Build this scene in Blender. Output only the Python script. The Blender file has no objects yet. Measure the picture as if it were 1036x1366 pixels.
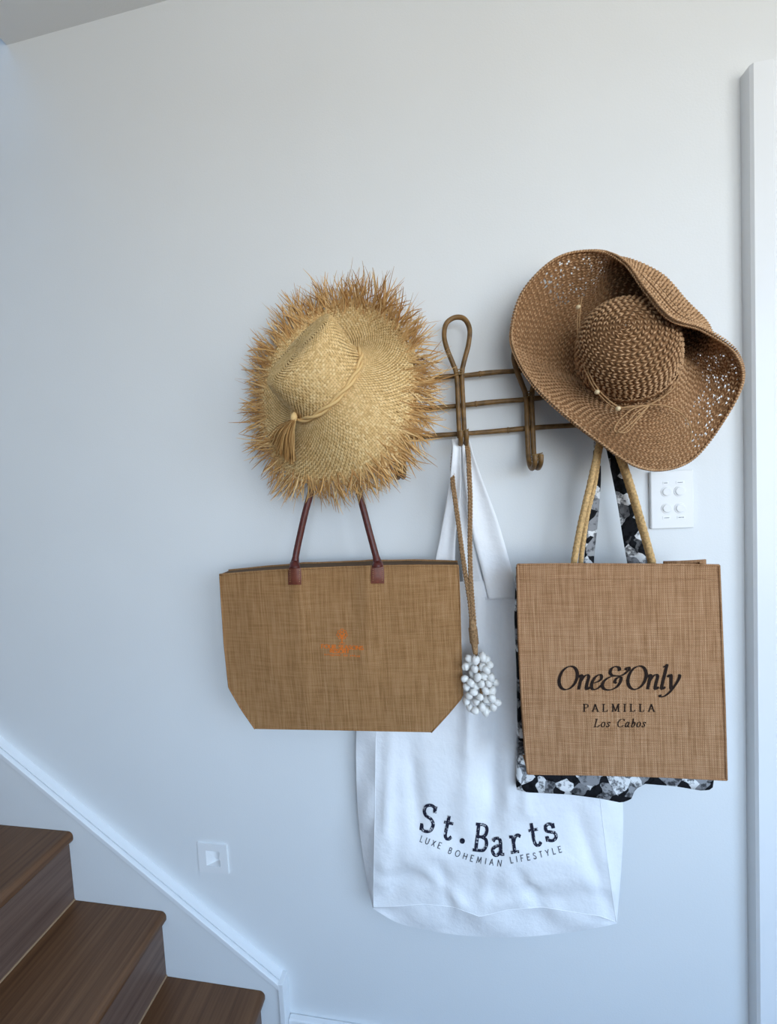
import bpy, math, random
import numpy as np
from mathutils import Vector, Matrix, noise as mnoise

random.seed(7); rng = np.random.default_rng(7)
sc = bpy.context.scene
COL = sc.collection

# ------------------------------------------------------------------ camera
W, H, FPX = 1036, 1366, 495.0
YAW, PIT, ROL = 0.1491, -0.0471, -0.0542
CAM = np.array([0.0, -0.8, 1.42])
_F = np.array([-math.sin(YAW), math.cos(YAW), 0]); _R = np.array([math.cos(YAW), math.sin(YAW), 0]); _U = np.array([0, 0, 1.0])
F2 = _F*math.cos(PIT) + _U*math.sin(PIT); U2 = _U*math.cos(PIT) - _F*math.sin(PIT)
R3 = _R*math.cos(ROL) + U2*math.sin(ROL); U3 = U2*math.cos(ROL) - _R*math.sin(ROL)
cd = bpy.data.cameras.new('camera'); cam = bpy.data.objects.new('camera', cd); COL.objects.link(cam)
cd.sensor_fit = 'VERTICAL'; cd.sensor_height = 36.0; cd.lens = 36.0*FPX/H
cd.clip_start = 0.02
M = Matrix.Identity(4)
for i in range(3):
    M[i][0] = R3[i]; M[i][1] = U3[i]; M[i][2] = -F2[i]; M[i][3] = CAM[i]
cam.matrix_world = M
sc.camera = cam

# ------------------------------------------------------------------ world, light, exposure
sc.view_settings.view_transform = 'Standard'; sc.view_settings.look = 'None'
sc.view_settings.gamma = 1.0; sc.view_settings.use_curve_mapping = False
sc.view_settings.exposure = -0.08
wd = bpy.data.worlds.new('sky'); sc.world = wd; wd.use_nodes = True
nt = wd.node_tree; nt.nodes.clear()
tc = nt.nodes.new('ShaderNodeTexCoord'); sp = nt.nodes.new('ShaderNodeSeparateXYZ')
mr = nt.nodes.new('ShaderNodeMapRange'); mr.inputs['From Min'].default_value = -0.15; mr.inputs['From Max'].default_value = 0.6
rp = nt.nodes.new('ShaderNodeValToRGB')
rp.color_ramp.elements[0].position = 0.0; rp.color_ramp.elements[0].color = (0.57, 0.56, 0.52, 1)
rp.color_ramp.elements[1].position = 1.0; rp.color_ramp.elements[1].color = (0.30, 0.58, 1.0, 1)
e = rp.color_ramp.elements.new(0.19); e.color = (0.62, 0.61, 0.565, 1)
e = rp.color_ramp.elements.new(0.23); e.color = (0.76, 0.90, 1.04, 1)
bg = nt.nodes.new('ShaderNodeBackground'); bg.inputs['Strength'].default_value = 7.4
wo = nt.nodes.new('ShaderNodeOutputWorld')
nt.links.new(tc.outputs['Generated'], sp.inputs[0]); nt.links.new(sp.outputs['Z'], mr.inputs['Value'])
nt.links.new(mr.outputs[0], rp.inputs[0]); nt.links.new(rp.outputs[0], bg.inputs[0]); nt.links.new(bg.outputs[0], wo.inputs[0])

def area(name, loc, target, sx, sy, power, color, portal=False):
    l = bpy.data.lights.new(name, 'AREA'); l.shape = 'RECTANGLE'; l.size = sx; l.size_y = sy
    l.energy = power; l.color = color
    if portal: l.cycles.is_portal = True
    o = bpy.data.objects.new(name, l); COL.objects.link(o); o.location = loc
    d = Vector(target) - Vector(loc); o.rotation_euler = d.to_track_quat('-Z', 'Y').to_euler()
    return o
# daylight of the sky and ground outside enters through the openings (portals only guide the sampling)
WX, WY0, WY1, WZ0, WZ1 = 1.9, -2.65, -1.0, 0.75, 2.35          # tall window in the right wall
VX0, VX1, VY, VZ0, VZ1 = 0.05, 1.7, -2.8, 0.85, 2.3            # glazed door behind the camera
KX0, KX1, KY0, KY1, ZR = -2.55, -1.10, -0.80, -0.12, 4.6        # skylight over the stairwell
area('window_portal_side', (WX, (WY0+WY1)/2, (WZ0+WZ1)/2), (WX-1, (WY0+WY1)/2, (WZ0+WZ1)/2), WY1-WY0, WZ1-WZ0, 1, (1, 1, 1), True)
area('window_portal_front', ((VX0+VX1)/2, VY, (VZ0+VZ1)/2), ((VX0+VX1)/2, VY+1, (VZ0+VZ1)/2), VX1-VX0, VZ1-VZ0, 1, (1, 1, 1), True)
area('skylight_portal', ((KX0+KX1)/2, (KY0+KY1)/2, ZR), ((KX0+KX1)/2, (KY0+KY1)/2, 0), KX1-KX0, KY1-KY0, 1, (1, 1, 1), True)

# ------------------------------------------------------------------ helpers
def ray(u, v):
    return F2 + R3*((u - W/2)/FPX) - U3*((v - H/2)/FPX)
def P(u, v, y=0.0):
    """world point seen along photograph direction (u, v) at distance y from the wall plane"""
    d = ray(u, v); return CAM + d*((y - CAM[1])/d[1])
def S(u, v, g, off=0.0):
    y = -0.05
    for _ in range(5):
        p = P(u, v, y); y = g(p[0], p[2]) + off
    return P(u, v, y)
def proj(p):
    d = np.asarray(p) - CAM; z = d @ F2
    return W/2 + FPX*(d @ R3)/z, H/2 - FPX*(d @ U3)/z
def nrm(v):
    v = np.asarray(v, float); return v/max(1e-9, np.linalg.norm(v))
def cr(pts, n=8, closed=False):
    """Catmull-Rom through pts (any dimension)"""
    p = np.asarray(pts, float); N = len(p)
    if N < 3 and not closed:
        return np.array([p[0]*(1-t)+p[-1]*t for t in np.linspace(0, 1, n+1)])
    out = []
    segs = N if closed else N-1
    for i in range(segs):
        if closed: a, b, c, d = p[(i-1) % N], p[i], p[(i+1) % N], p[(i+2) % N]
        else:
            b, c = p[i], p[i+1]; a = p[i-1] if i > 0 else 2*b-c; d = p[i+2] if i+2 < N else 2*c-b
        for k in range(n):
            t = k/n
            out.append(0.5*((2*b)+(-a+c)*t+(2*a-5*b+4*c-d)*t*t+(-a+3*b-3*c+d)*t**3))
    if not closed: out.append(p[-1])
    return np.array(out)
ORG = {}
class MB:
    def __init__(s): s.v = []; s.f = []
    def vert(s, p): s.v.append((float(p[0]), float(p[1]), float(p[2]))); return len(s.v)-1
    def face(s, *i): s.f.append(tuple(i))
    def quad(s, a, b, c, d): i = [s.vert(x) for x in (a, b, c, d)]; s.f.append(tuple(i))
    def poly(s, pts): s.f.append(tuple(s.vert(p) for p in pts))
    def grid(s, G):
        """G[i][j] points"""
        nr, nc = len(G), len(G[0]); b = len(s.v)
        for r in G:
            for p in r: s.vert(p)
        for i in range(nr-1):
            for j in range(nc-1):
                s.f.append((b+i*nc+j, b+i*nc+j+1, b+(i+1)*nc+j+1, b+(i+1)*nc+j))
    def tube(s, path, r, n=8, caps=True, closed=False, flat=1.0, up=None):
        path = np.asarray(path, float); N = len(path)
        rr = np.full(N, r, float) if np.isscalar(r) else np.asarray(r, float)
        if closed: T = np.roll(path, -1, 0)-np.roll(path, 1, 0)
        else: T = np.gradient(path, axis=0)
        T = T/np.maximum(np.linalg.norm(T, axis=1), 1e-9)[:, None]
        ref = np.array(up if up is not None else (0.13, -0.95, 0.27), float)
        a = ref - T[0]*(ref @ T[0])
        if np.linalg.norm(a) < 1e-3: a = np.cross(T[0], [1, 0, 0])
        a = nrm(a); b0 = len(s.v)
        for i in range(N):
            a = nrm(a - T[i]*(a @ T[i])) if up is None else nrm(ref - T[i]*(ref @ T[i]))
            b = np.cross(T[i], a)
            for k in range(n):
                w = 2*math.pi*k/n
                s.vert(path[i] + rr[i]*(a*math.cos(w)*flat + b*math.sin(w)))
        m = N if closed else N-1
        for i in range(m):
            for k in range(n):
                i2 = (i+1) % N
                s.f.append((b0+i*n+k, b0+i*n+(k+1) % n, b0+i2*n+(k+1) % n, b0+i2*n+k))
        if caps and not closed:
            s.f.append(tuple(b0+k for k in range(n-1, -1, -1))); s.f.append(tuple(b0+(N-1)*n+k for k in range(n)))
    def box(s, x0, x1, y0, y1, z0, z1):
        c = [(x, y, z) for x in (x0, x1) for y in (y0, y1) for z in (z0, z1)]; b = len(s.v)
        for p in c: s.vert(p)
        for q in ((0, 1, 3, 2), (4, 6, 7, 5), (0, 4, 5, 1), (2, 3, 7, 6), (0, 2, 6, 4), (1, 5, 7, 3)): s.f.append(tuple(b+i for i in q))
    def prism(s, pts, off):
        """polygon pts extruded by vector off"""
        n = len(pts); b = len(s.v)
        for p in pts: s.vert(p)
        for p in pts: s.vert(np.asarray(p)+off)
        s.f.append(tuple(range(b, b+n))); s.f.append(tuple(range(b+2*n-1, b+n-1, -1)))
        for i in range(n): s.f.append((b+i, b+n+i, b+n+(i+1) % n, b+(i+1) % n))
    def ribbon(s, path, wid, side):
        """flat strip along path; side = (N,3) or single vector"""
        path = np.asarray(path, float); N = len(path); b = len(s.v)
        side = np.asarray(side, float)
        for i in range(N):
            sv = side if side.ndim == 1 else side[i]
            w = wid if np.isscalar(wid) else wid[i]
            s.vert(path[i]-sv*w/2); s.vert(path[i]+sv*w/2)
        for i in range(N-1): s.f.append((b+2*i, b+2*i+1, b+2*i+3, b+2*i+2))
    def lobe(s, c, d, sd, n, L, w, h):
        """small elongated bead: centre c, long axis d, side sd, normal n"""
        b = len(s.v)
        for p in (c-d*L/2, c+sd*w/2, c+d*L/2, c-sd*w/2, c+n*h, c-n*h*0.6): s.vert(p)
        for q in ((0, 1, 4), (1, 2, 4), (2, 3, 4), (3, 0, 4), (1, 0, 5), (2, 1, 5), (3, 2, 5), (0, 3, 5)): s.f.append(tuple(b+i for i in q))
    def build(s, name, mat, parent=None, smooth=True, bevel=0, origin=None, kind=None, recalc=False):
        if parent is not None: org = ORG[parent.name]
        else: org = np.zeros(3) if origin is None else np.asarray(origin, float)
        me = bpy.data.meshes.new(name)
        me.from_pydata([(a-org[0], b-org[1], c-org[2]) for a, b, c in s.v], [], s.f)
        if recalc:
            import bmesh
            bm = bmesh.new(); bm.from_mesh(me); bmesh.ops.recalc_face_normals(bm, faces=bm.faces); bm.to_mesh(me); bm.free()
        me.polygons.foreach_set('use_smooth', [smooth]*len(me.polygons))
        me.update()
        me.materials.append(mat)
        o = bpy.data.objects.new(name, me); COL.objects.link(o)
        if parent is not None: o.parent = parent
        else: o.location = org
        ORG[o.name] = org
        if kind: o['kind'] = kind
        if bevel:
            m = o.modifiers.new('bevel', 'BEVEL'); m.width = bevel; m.segments = 2; m.limit_method = 'ANGLE'; m.angle_limit = 0.6
        return o
def thing(name, label, cat, loc, group=None):
    o = bpy.data.objects.new(name, None); COL.objects.link(o); o.location = [float(x) for x in loc]
    o.empty_display_size = 0.05
    o['label'] = label; o['category'] = cat
    if group: o['group'] = group
    ORG[o.name] = np.asarray(loc, float); return o
def setting(name, loc=(0, 0, 0)):
    o = bpy.data.objects.new(name, None); COL.objects.link(o); o.location = [float(x) for x in loc]; o['kind'] = 'structure'
    ORG[o.name] = np.asarray(loc, float); return o

# ------------------------------------------------------------------ materials
class NT:
    def __init__(s, name, rough=0.6, spec=0.3):
        s.m = bpy.data.materials.new(name); s.m.use_nodes = True; s.t = s.m.node_tree
        s.b = s.t.nodes['Principled BSDF']; s.b.inputs['Roughness'].default_value = rough
        s.b.inputs['Specular IOR Level'].default_value = spec
    def n(s, typ, **kw):
        o = s.t.nodes.new('ShaderNode'+typ)
        for k, v in kw.items():
            if k in o.inputs: o.inputs[k].default_value = v
            else: setattr(o, k, v)
        return o
    def l(s, a, b): s.t.links.new(a, b)
    def coord(s, scale=(1, 1, 1), kind='Object'):
        t = s.n('TexCoord'); m = s.n('Mapping'); m.inputs['Scale'].default_value = scale; s.l(t.outputs[kind], m.inputs[0]); return m.outputs[0]
    def noise(s, vec, scale=5, detail=3, rough=0.5):
        o = s.n('TexNoise'); o.inputs['Scale'].default_value = scale; o.inputs['Detail'].default_value = detail; o.inputs['Roughness'].default_value = rough
        if vec is not None: s.l(vec, o.inputs['Vector'])
        return o.outputs['Fac']
    def ramp(s, fac, stops):
        r = s.n('ValToRGB'); el = r.color_ramp.elements
        el[0].position, el[0].color = stops[0][0], (*stops[0][1], 1); el[1].position, el[1].color = stops[-1][0], (*stops[-1][1], 1)
        for p, c in stops[1:-1]:
            q = el.new(p); q.color = (*c, 1)
        s.l(fac, r.inputs[0]); return r.outputs[0]
    def math(s, op, a, b=None):
        o = s.n('Math', operation=op)
        for i, x in enumerate((a, b)):
            if x is None: continue
            if hasattr(x, 'links'): s.l(x, o.inputs[i])
            else: o.inputs[i].default_value = x
        return o.outputs[0]
    def mix(s, fac, a, b, mode='MIX'):
        o = s.n('MixRGB', blend_type=mode)
        for i, x in enumerate((fac, a, b)):
            if hasattr(x, 'links'): s.l(x, o.inputs[i])
            else: o.inputs[i].default_value = x if i == 0 else (*x, 1)
        return o.outputs[0]
    def bump(s, h, dist=0.001, strength=1.0):
        o = s.n('Bump'); o.inputs['Distance'].default_value = dist; o.inputs['Strength'].default_value = strength
        s.l(h, o.inputs['Height']); s.l(o.outputs[0], s.b.inputs['Normal'])
    def color(s, c):
        if hasattr(c, 'links'): s.l(c, s.b.inputs['Base Color'])
        else: s.b.inputs['Base Color'].default_value = (*c, 1)
        return s

def m_paint(name, col, rough=0.55, bump=0.0004, var=0.02):
    t = NT(name, rough, 0.3); v = t.coord()
    n = t.noise(v, 3, 2); c2 = tuple(max(0, x-var) for x in col)
    t.color(t.ramp(n, [(0.35, c2), (0.65, col)]))
    t.bump(t.noise(v, 260, 2), bump, 0.5); return t.m
M_wall = m_paint('wall_paint', (0.80, 0.81, 0.81))
M_ceil = m_paint('ceiling_paint', (0.80, 0.80, 0.79))
M_trim = m_paint('gloss_white_trim', (0.84, 0.85, 0.86), 0.28, 0.0001, 0.008)
M_white_plastic = m_paint('white_plastic', (0.86, 0.86, 0.86), 0.25, 0.00002, 0.004)
M_label = NT('paper_label', 0.6).color((0.92, 0.92, 0.92)).m
M_greyink = NT('grey_print', 0.6).color((0.10, 0.10, 0.11)).m

def m_wood(name, dark, mid, light, axis):
    t = NT(name, 0.42, 0.4); s = [22, 22, 22]; s[axis] = 1.2
    v = t.coord(tuple(s)); n1 = t.noise(v, 1.0, 6, 0.65)
    s2 = [90, 90, 90]; s2[axis] = 2.5; n2 = t.noise(t.coord(tuple(s2)), 1.0, 4, 0.6)
    c = t.ramp(n1, [(0.28, dark), (0.5, mid), (0.74, light)])
    c2 = t.mix(0.55, c, t.ramp(n2, [(0.3, dark), (0.7, light)]), 'MIX')
    t.color(c2); t.bump(n2, 0.0006, 0.4); return t.m
M_tread = m_wood('stained_timber_tread', (0.060, 0.024, 0.010), (0.130, 0.057, 0.024), (0.225, 0.110, 0.050), 1)
M_riser = m_wood('stained_timber_riser', (0.075, 0.042, 0.032), (0.14, 0.082, 0.06), (0.21, 0.135, 0.10), 1)
M_floor = m_wood('timber_floor', (0.06, 0.03, 0.017), (0.12, 0.065, 0.038), (0.2, 0.115, 0.07), 0)

def m_jute(name, col, dark, light, per=0.0034):
    t = NT(name, 0.9, 0.1); v = t.coord()
    def wav(ax):
        w = t.n('TexWave', wave_type='BANDS', bands_direction=ax)
        w.inputs['Scale'].default_value = 2*math.pi/(20*per); w.inputs['Distortion'].default_value = 1.4
        w.inputs['Detail'].default_value = 2; w.inputs['Detail Scale'].default_value = 0.6; t.l(v, w.inputs[0]); return w.outputs['Fac']
    wx, wz = wav('X'), wav('Z')
    nx = t.noise(t.coord((330, 8, 14)), 1, 2, 0.6); nz = t.noise(t.coord((16, 8, 330)), 1, 2, 0.6)
    nb = t.noise(v, 7, 3, 0.6)
    weave = t.math('MULTIPLY', wx, wz)
    th = t.math('ADD', t.math('MULTIPLY', nx, 0.66), t.math('MULTIPLY', nz, 0.34))
    c = t.ramp(th, [(0.36, dark), (0.5, col), (0.66, light)])
    c = t.mix(t.math('MULTIPLY', t.math('SUBTRACT', 1.0, weave), 0.34), c, dark, 'MIX')
    c = t.mix(t.math('MULTIPLY', nb, 0.35), c, col, 'MIX')
    t.color(c); t.bump(t.math('ADD', weave, t.math('MULTIPLY', th, 0.8)), 0.0008, 0.7); return t.m
M_jute_l = m_jute('jute_tote_cloth', (0.375, 0.200, 0.086), (0.240, 0.120, 0.046), (0.49, 0.285, 0.140))
M_jute_r = m_jute('jute_shopper_cloth', (0.43, 0.236, 0.122), (0.265, 0.132, 0.060), (0.57, 0.345, 0.198))
M_lining = NT('dark_jute_lining', 0.9).color((0.13, 0.08, 0.045)).m

def m_simple(name, col, rough=0.6, spec=0.3, nscale=60, var=0.25, bump=0.0003):
    t = NT(name, rough, spec); v = t.coord(); n = t.noise(v, nscale, 3)
    t.color(t.ramp(n, [(0.3, tuple(x*(1-var) for x in col)), (0.7, tuple(min(1, x*(1+var)) for x in col))]))
    t.bump(n, bump, 0.6); return t.m
M_leather = m_simple('oxblood_leather', (0.085, 0.014, 0.009), 0.38, 0.45, 180, 0.25, 0.0002)
M_leather_tab = m_simple('brown_leather_tab', (0.16, 0.042, 0.022), 0.42, 0.4, 180, 0.2, 0.0002)
M_rope = m_simple('cotton_rope', (0.60, 0.385, 0.175), 0.85, 0.1, 300, 0.3, 0.0006)
M_cord = m_simple('jute_cord', (0.34, 0.205, 0.105), 0.9, 0.1, 400, 0.45, 0.0006)
M_shell = m_simple('white_shell', (0.80, 0.78, 0.74), 0.28, 0.5, 90, 0.08, 0.0002)
M_bead = m_simple('pale_wood_bead', (0.72, 0.56, 0.34), 0.35, 0.4, 120, 0.15, 0.0001)
def m_island(name, stops, rough=0.75, spec=0.2, nscale=150, nmix=0.3):
    t = NT(name, rough, spec); g = t.n('NewGeometry'); c = t.ramp(g.outputs['Random Per Island'], stops)
    n = t.noise(t.coord(), nscale, 3); c = t.mix(t.math('MULTIPLY', n, nmix), c, stops[0][1], 'MIX')
    t.color(c); return t.m
M_raffia = m_island('raffia_straw', [(0.0, (0.66, 0.42, 0.17)), (0.4, (0.80, 0.54, 0.235)), (0.75, (0.86, 0.60, 0.28)), (1.0, (0.93, 0.70, 0.36))], 0.65, 0.25, 150, 0.2)
M_raffia_base = m_simple('raffia_ground', (0.40, 0.235, 0.085), 0.85, 0.1, 250, 0.3)
M_fringe = m_island('raffia_fringe', [(0.0, (0.40, 0.19, 0.062)), (0.4, (0.62, 0.35, 0.125)), (0.8, (0.76, 0.48, 0.20)), (1.0, (0.90, 0.66, 0.34))])
M_tassel = m_island('raffia_tassel', [(0.0, (0.26, 0.12, 0.036)), (0.5, (0.46, 0.25, 0.085)), (1.0, (0.62, 0.40, 0.165))])
M_crochet = m_island('crochet_paper_straw', [(0.0, (0.44, 0.25, 0.122)), (0.5, (0.57, 0.335, 0.172)), (1.0, (0.69, 0.425, 0.235))], 0.7, 0.25)
M_crochet_base = m_simple('crochet_ground', (0.25, 0.13, 0.06), 0.9, 0.1, 300, 0.3)
M_crochet_cord = m_simple('crochet_cord', (0.46, 0.27, 0.13), 0.7, 0.2, 300, 0.2)
M_rattan = m_simple('rattan_cane', (0.185, 0.098, 0.030), 0.45, 0.4, 70, 0.4, 0.0004)
M_rattan_end = m_simple('rattan_cut_end', (0.24, 0.15, 0.06), 0.7, 0.2, 300, 0.4, 0.0004)
def m_canvas():
    t = NT('white_canvas', 0.85, 0.15); v = t.coord(); n = t.noise(v, 14, 4, 0.6)
    t.color(t.ramp(n, [(0.3, (0.86, 0.86, 0.87)), (0.7, (0.91, 0.91, 0.92))]))
    t.bump(t.math('ADD', t.math('MULTIPLY', t.noise(v, 26, 4, 0.6), 1.0), t.math('MULTIPLY', t.noise(v, 420, 2), 0.06)), 0.006, 0.5)
    return t.m
M_canvas = m_canvas()
def m_print():
    t = NT('black_white_print', 0.8, 0.15); v = t.coord((1, 0.4, 1))
    nv = t.n('TexNoise'); nv.inputs['Scale'].default_value = 30; t.l(v, nv.inputs['Vector'])
    w = t.n('VectorMath', operation='MULTIPLY_ADD'); t.l(nv.outputs['Color'], w.inputs[0]); w.inputs[1].default_value = (0.02, 0.02, 0.02); t.l(v, w.inputs[2])
    vo = t.n('TexVoronoi'); vo.inputs['Scale'].default_value = 42; t.l(w.outputs[0], vo.inputs['Vector'])
    cell = t.n('SeparateColor'); t.l(vo.outputs['Color'], cell.inputs[0])
    base = t.ramp(cell.outputs[0], [(0.0, (0.012, 0.012, 0.015)), (0.40, (0.012, 0.012, 0.015)), (0.45, (0.30, 0.30, 0.31)), (0.62, (0.30, 0.30, 0.31)), (0.66, (0.78, 0.78, 0.78)), (1.0, (0.82, 0.82, 0.82))])
    blot = t.ramp(t.noise(v, 85, 4, 0.65), [(0.40, (0.05, 0.05, 0.06)), (0.52, (1, 1, 1))])
    c = t.mix(0.85, base, blot, 'MULTIPLY')
    t.color(c); t.bump(t.noise(v, 40, 3), 0.003, 0.4); return t.m
M_print = m_print()
M_ink_dark = m_simple('dark_brown_ink', (0.022, 0.013, 0.010), 0.8, 0.1, 500, 0.3)
M_ink_orange = m_simple('orange_ink', (0.66, 0.165, 0.028), 0.8, 0.1, 700, 0.25)
def m_worn():
    t = NT('worn_navy_ink', 0.8, 0.1); v = t.coord()
    n = t.noise(v, 150, 5, 0.8); t.color(t.ramp(n, [(0.44, (0.018, 0.018, 0.035)), (0.575, (0.03, 0.03, 0.05)), (0.61, (0.80, 0.80, 0.82))])); return t.m
M_ink_worn = m_worn()
M_ink_thin = NT('navy_ink', 0.8).color((0.05, 0.05, 0.07)).m
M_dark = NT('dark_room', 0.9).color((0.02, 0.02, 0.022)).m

# ------------------------------------------------------------------ the setting
ZC, XC = 2.535, -0.975           # ceiling height, edge of the stairwell opening
XL, XR, YF = -2.7, WX, VY
SLc = [P(264, 1122), P(303, 1126.5), P(306, 1166), P(267.5, 1159)]
slx0, slx1 = (SLc[0][0]+SLc[3][0])/2, (SLc[1][0]+SLc[2][0])/2; slz1, slz0 = (SLc[0][2]+SLc[1][2])/2, (SLc[2][2]+SLc[3][2])/2
rx0, rx1 = slx0+(slx1-slx0)*0.27, slx0+(slx1-slx0)*0.75; rz0, rz1 = slz0+(slz1-slz0)*0.24, slz0+(slz1-slz0)*0.76
DX0 = 0.566                      # outer edge of the door architrave
DAR = 0.068; DJ = DX0+DAR-0.008  # architrave width, opening edge
DZ = 2.138
b = MB()
xs = [XL, rx0, rx1, DJ]; zs = [0, rz0, rz1, ZR]
for i in range(3):
    for j in range(3):
        if i == 1 and j == 1: continue
        b.quad((xs[i], 0, zs[j]), (xs[i+1], 0, zs[j]), (xs[i+1], 0, zs[j+1]), (xs[i], 0, zs[j+1]))
b.quad((DJ, 0, DZ-DAR+0.008), (XR, 0, DZ-DAR+0.008), (XR, 0, ZR), (DJ, 0, ZR))
wall = b.build('wall_back', M_wall, smooth=False, kind='structure')
b = MB(); b.quad((XL, YF, 0), (XL, 0, 0), (XL, 0, ZR), (XL, YF, ZR)); b.build('wall_left', M_wall, smooth=False, kind='structure')
b = MB()   # right wall with a tall window opening
ys = [YF, WY0, WY1, 0]; zs = [0, WZ0, WZ1, ZR]
for i in range(3):
    for j in range(3):
        if i == 1 and j == 1: continue
        b.quad((XR, ys[i], zs[j]), (XR, ys[i+1], zs[j]), (XR, ys[i+1], zs[j+1]), (XR, ys[i], zs[j+1]))
b.build('wall_right', M_wall, smooth=False, kind='structure')
b = MB()
xs = [XL, VX0, VX1, XR]; zs = [0, VZ0, VZ1, ZR]
for i in range(3):
    for j in range(3):
        if i == 1 and j == 1: continue
        b.quad((xs[i], YF, zs[j]), (xs[i+1], YF, zs[j]), (xs[i+1], YF, zs[j+1]), (xs[i], YF, zs[j+1]))
b.build('wall_front', M_wall, smooth=False, kind='structure')
b = MB(); b.box(XC, XR, YF, 0, ZC, ZC+0.30); b.build('ceiling', M_ceil, smooth=False, kind='structure')
b = MB(); xs = [XL, KX0, KX1, XR]; ys = [YF, KY0, KY1, 0]
for i in range(3):
    for j in range(3):
        if i == 1 and j == 1: continue
        b.quad((xs[i], ys[j], ZR), (xs[i], ys[j+1], ZR), (xs[i+1], ys[j+1], ZR), (xs[i+1], ys[j], ZR))
b.build('ceiling_stairwell', M_ceil, smooth=False, kind='structure')
b = MB(); b.quad((XL, YF, 0), (XR, YF, 0), (XR, 0.9, 0), (XL, 0.9, 0)); b.build('floor', M_floor, smooth=False, kind='structure')
def win_frame(name, pts, n):
    w = setting(name, pts[0])
    for i in range(4):
        m = MB(); m.tube([pts[i], pts[(i+1) % 4]], 0.03, 4); m.build('window_frame', M_trim, w, smooth=False)
win_frame('window_1', [np.array(p) for p in ((WX, WY0, WZ0), (WX, WY1, WZ0), (WX, WY1, WZ1), (WX, WY0, WZ1))], 0)
win_frame('window_2', [np.array(p) for p in ((VX0, VY, VZ0), (VX1, VY, VZ0), (VX1, VY, VZ1), (VX0, VY, VZ1))], 0)

# door frame at the right
door = setting('door_1', (DX0, 0, 0))
def arch_profile(x0, sgn=1):
    # outer edge deep, small step, inner edge
    return [(0, 0), (0, -0.020), (0.004, -0.024), (0.034, -0.024), (0.038, -0.0205), (0.064, -0.0195), (DAR, -0.016), (DAR, 0)]
m = MB(); m.prism([(DX0+a, c, 0) for a, c in arch_profile(0)], np.array((0, 0, DZ))); m.build('architrave', M_trim, door, smooth=False, recalc=True)
m = MB(); m.prism([(DX0+DAR, c, DZ-a) for a, c in arch_profile(0)], np.array((1.0, 0, 0))); m.build('architrave', M_trim, door, smooth=False, recalc=True)
m = MB(); m.box(DJ, DJ+0.022, 0.0, 0.115, 0, DZ-DAR+0.008); m.build('jamb', M_trim, door, smooth=False)
m = MB(); m.box(DJ, DJ+0.95, 0.0, 0.115, DZ-DAR-0.012, DZ-DAR+0.008); m.build('head_jamb', M_trim, door, smooth=False)
m = MB(); m.box(DJ+0.022, DJ+0.034, 0.045, 0.075, 0, DZ-DAR-0.012); m.build('door_stop', M_trim, door, smooth=False)
for hz in (0.25, 1.05, 1.86):
    m = MB(); m.tube([(DJ+0.026, -0.006, hz), (DJ+0.026, -0.006, hz+0.09)], 0.006, 8); m.build('hinge', M_rattan_end if False else NT('satin_steel', 0.3, 0.5).color((0.45, 0.46, 0.48)).m, door)
# the room beyond the doorway; its dimness is painted as near-black walls
b = MB(); b.quad((DJ-0.1, 0.9, 0), (XR+0.8, 0.9, 0), (XR+0.8, 0.9, ZC), (DJ-0.1, 0.9, ZC)); b.build('wall_beyond', M_dark, smooth=False, kind='structure')
b = MB(); b.quad((XR+0.05, 0.0, 0), (XR+0.05, 0.9, 0), (XR+0.05, 0.9, ZC), (XR+0.05, 0, ZC)); b.build('wall_beyond_side', M_dark, smooth=False, kind='structure')
b = MB(); b.quad((DJ-0.1, 0.13, 0), (DJ-0.1, 0.9, 0), (DJ-0.1, 0.9, ZC), (DJ-0.1, 0.13, ZC)); b.build('wall_beyond_left', M_dark, smooth=False, kind='structure')

# stair string (raking trim against the wall)
TS = 0.027
a0, a1 = P(0, 1003.4, -TS), P(370, 1312.8, -TS)
sl = (a1[2]-a0[2])/(a1[0]-a0[0])
xe = P(374, 1340, -TS)[0]; xw = XL+0.02
def zt(x): return a0[2]+(x-a0[0])*sl
st = setting('trim_1', (xe, 0, 0))
m = MB(); m.prism([(xw, 0, 0), (xw, 0, zt(xw)-0.012), (xe-0.005, 0, zt(xe)-0.012), (xe-0.005, 0, 0)], np.array((0, -(TS-0.008), 0))); m.build('string_board', M_wall, st, smooth=False, recalc=True)
dz = 0.0
# capping: a bead along the rake and down the end
nx, nz = -sl, 1.0; nn = math.hypot(nx, nz); nx /= nn; nz /= nn
m = MB(); m.prism([(xw, -0.0, zt(xw)), (xe, -0.0, zt(xe)), (xe, -0.0, zt(xe)-0.016), (xw, -0.0, zt(xw)-0.016)], np.array((0, -TS+0.0095, 0))); m.build('cap_back', M_trim, st, smooth=False, recalc=True)
m = MB(); m.prism([(xw, -TS+0.009, zt(xw)-0.0015), (xe, -TS+0.009, zt(xe)-0.0015), (xe, -TS+0.009, zt(xe)-0.016), (xw, -TS+0.009, zt(xw)-0.016)], np.array((0, -0.0095, 0))); m.build('cap_bead', M_trim, st, smooth=False, recalc=True, bevel=0.0015)
m = MB(); m.box(xe-0.004, xe+0.009, -TS, 0, 0, zt(xe)+0.002); m.build('end_strip', M_trim, st, smooth=False, bevel=0.0015)
# skirting board on the wall beyond the string
zsk = P(390, 1360, -0.012)[2]
m = MB(); m.box(xe+0.0095, DX0-0.001, -0.014, 0, 0, zsk); m.build('baseboard_back', M_trim, smooth=False, bevel=0.003, kind='structure')

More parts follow.
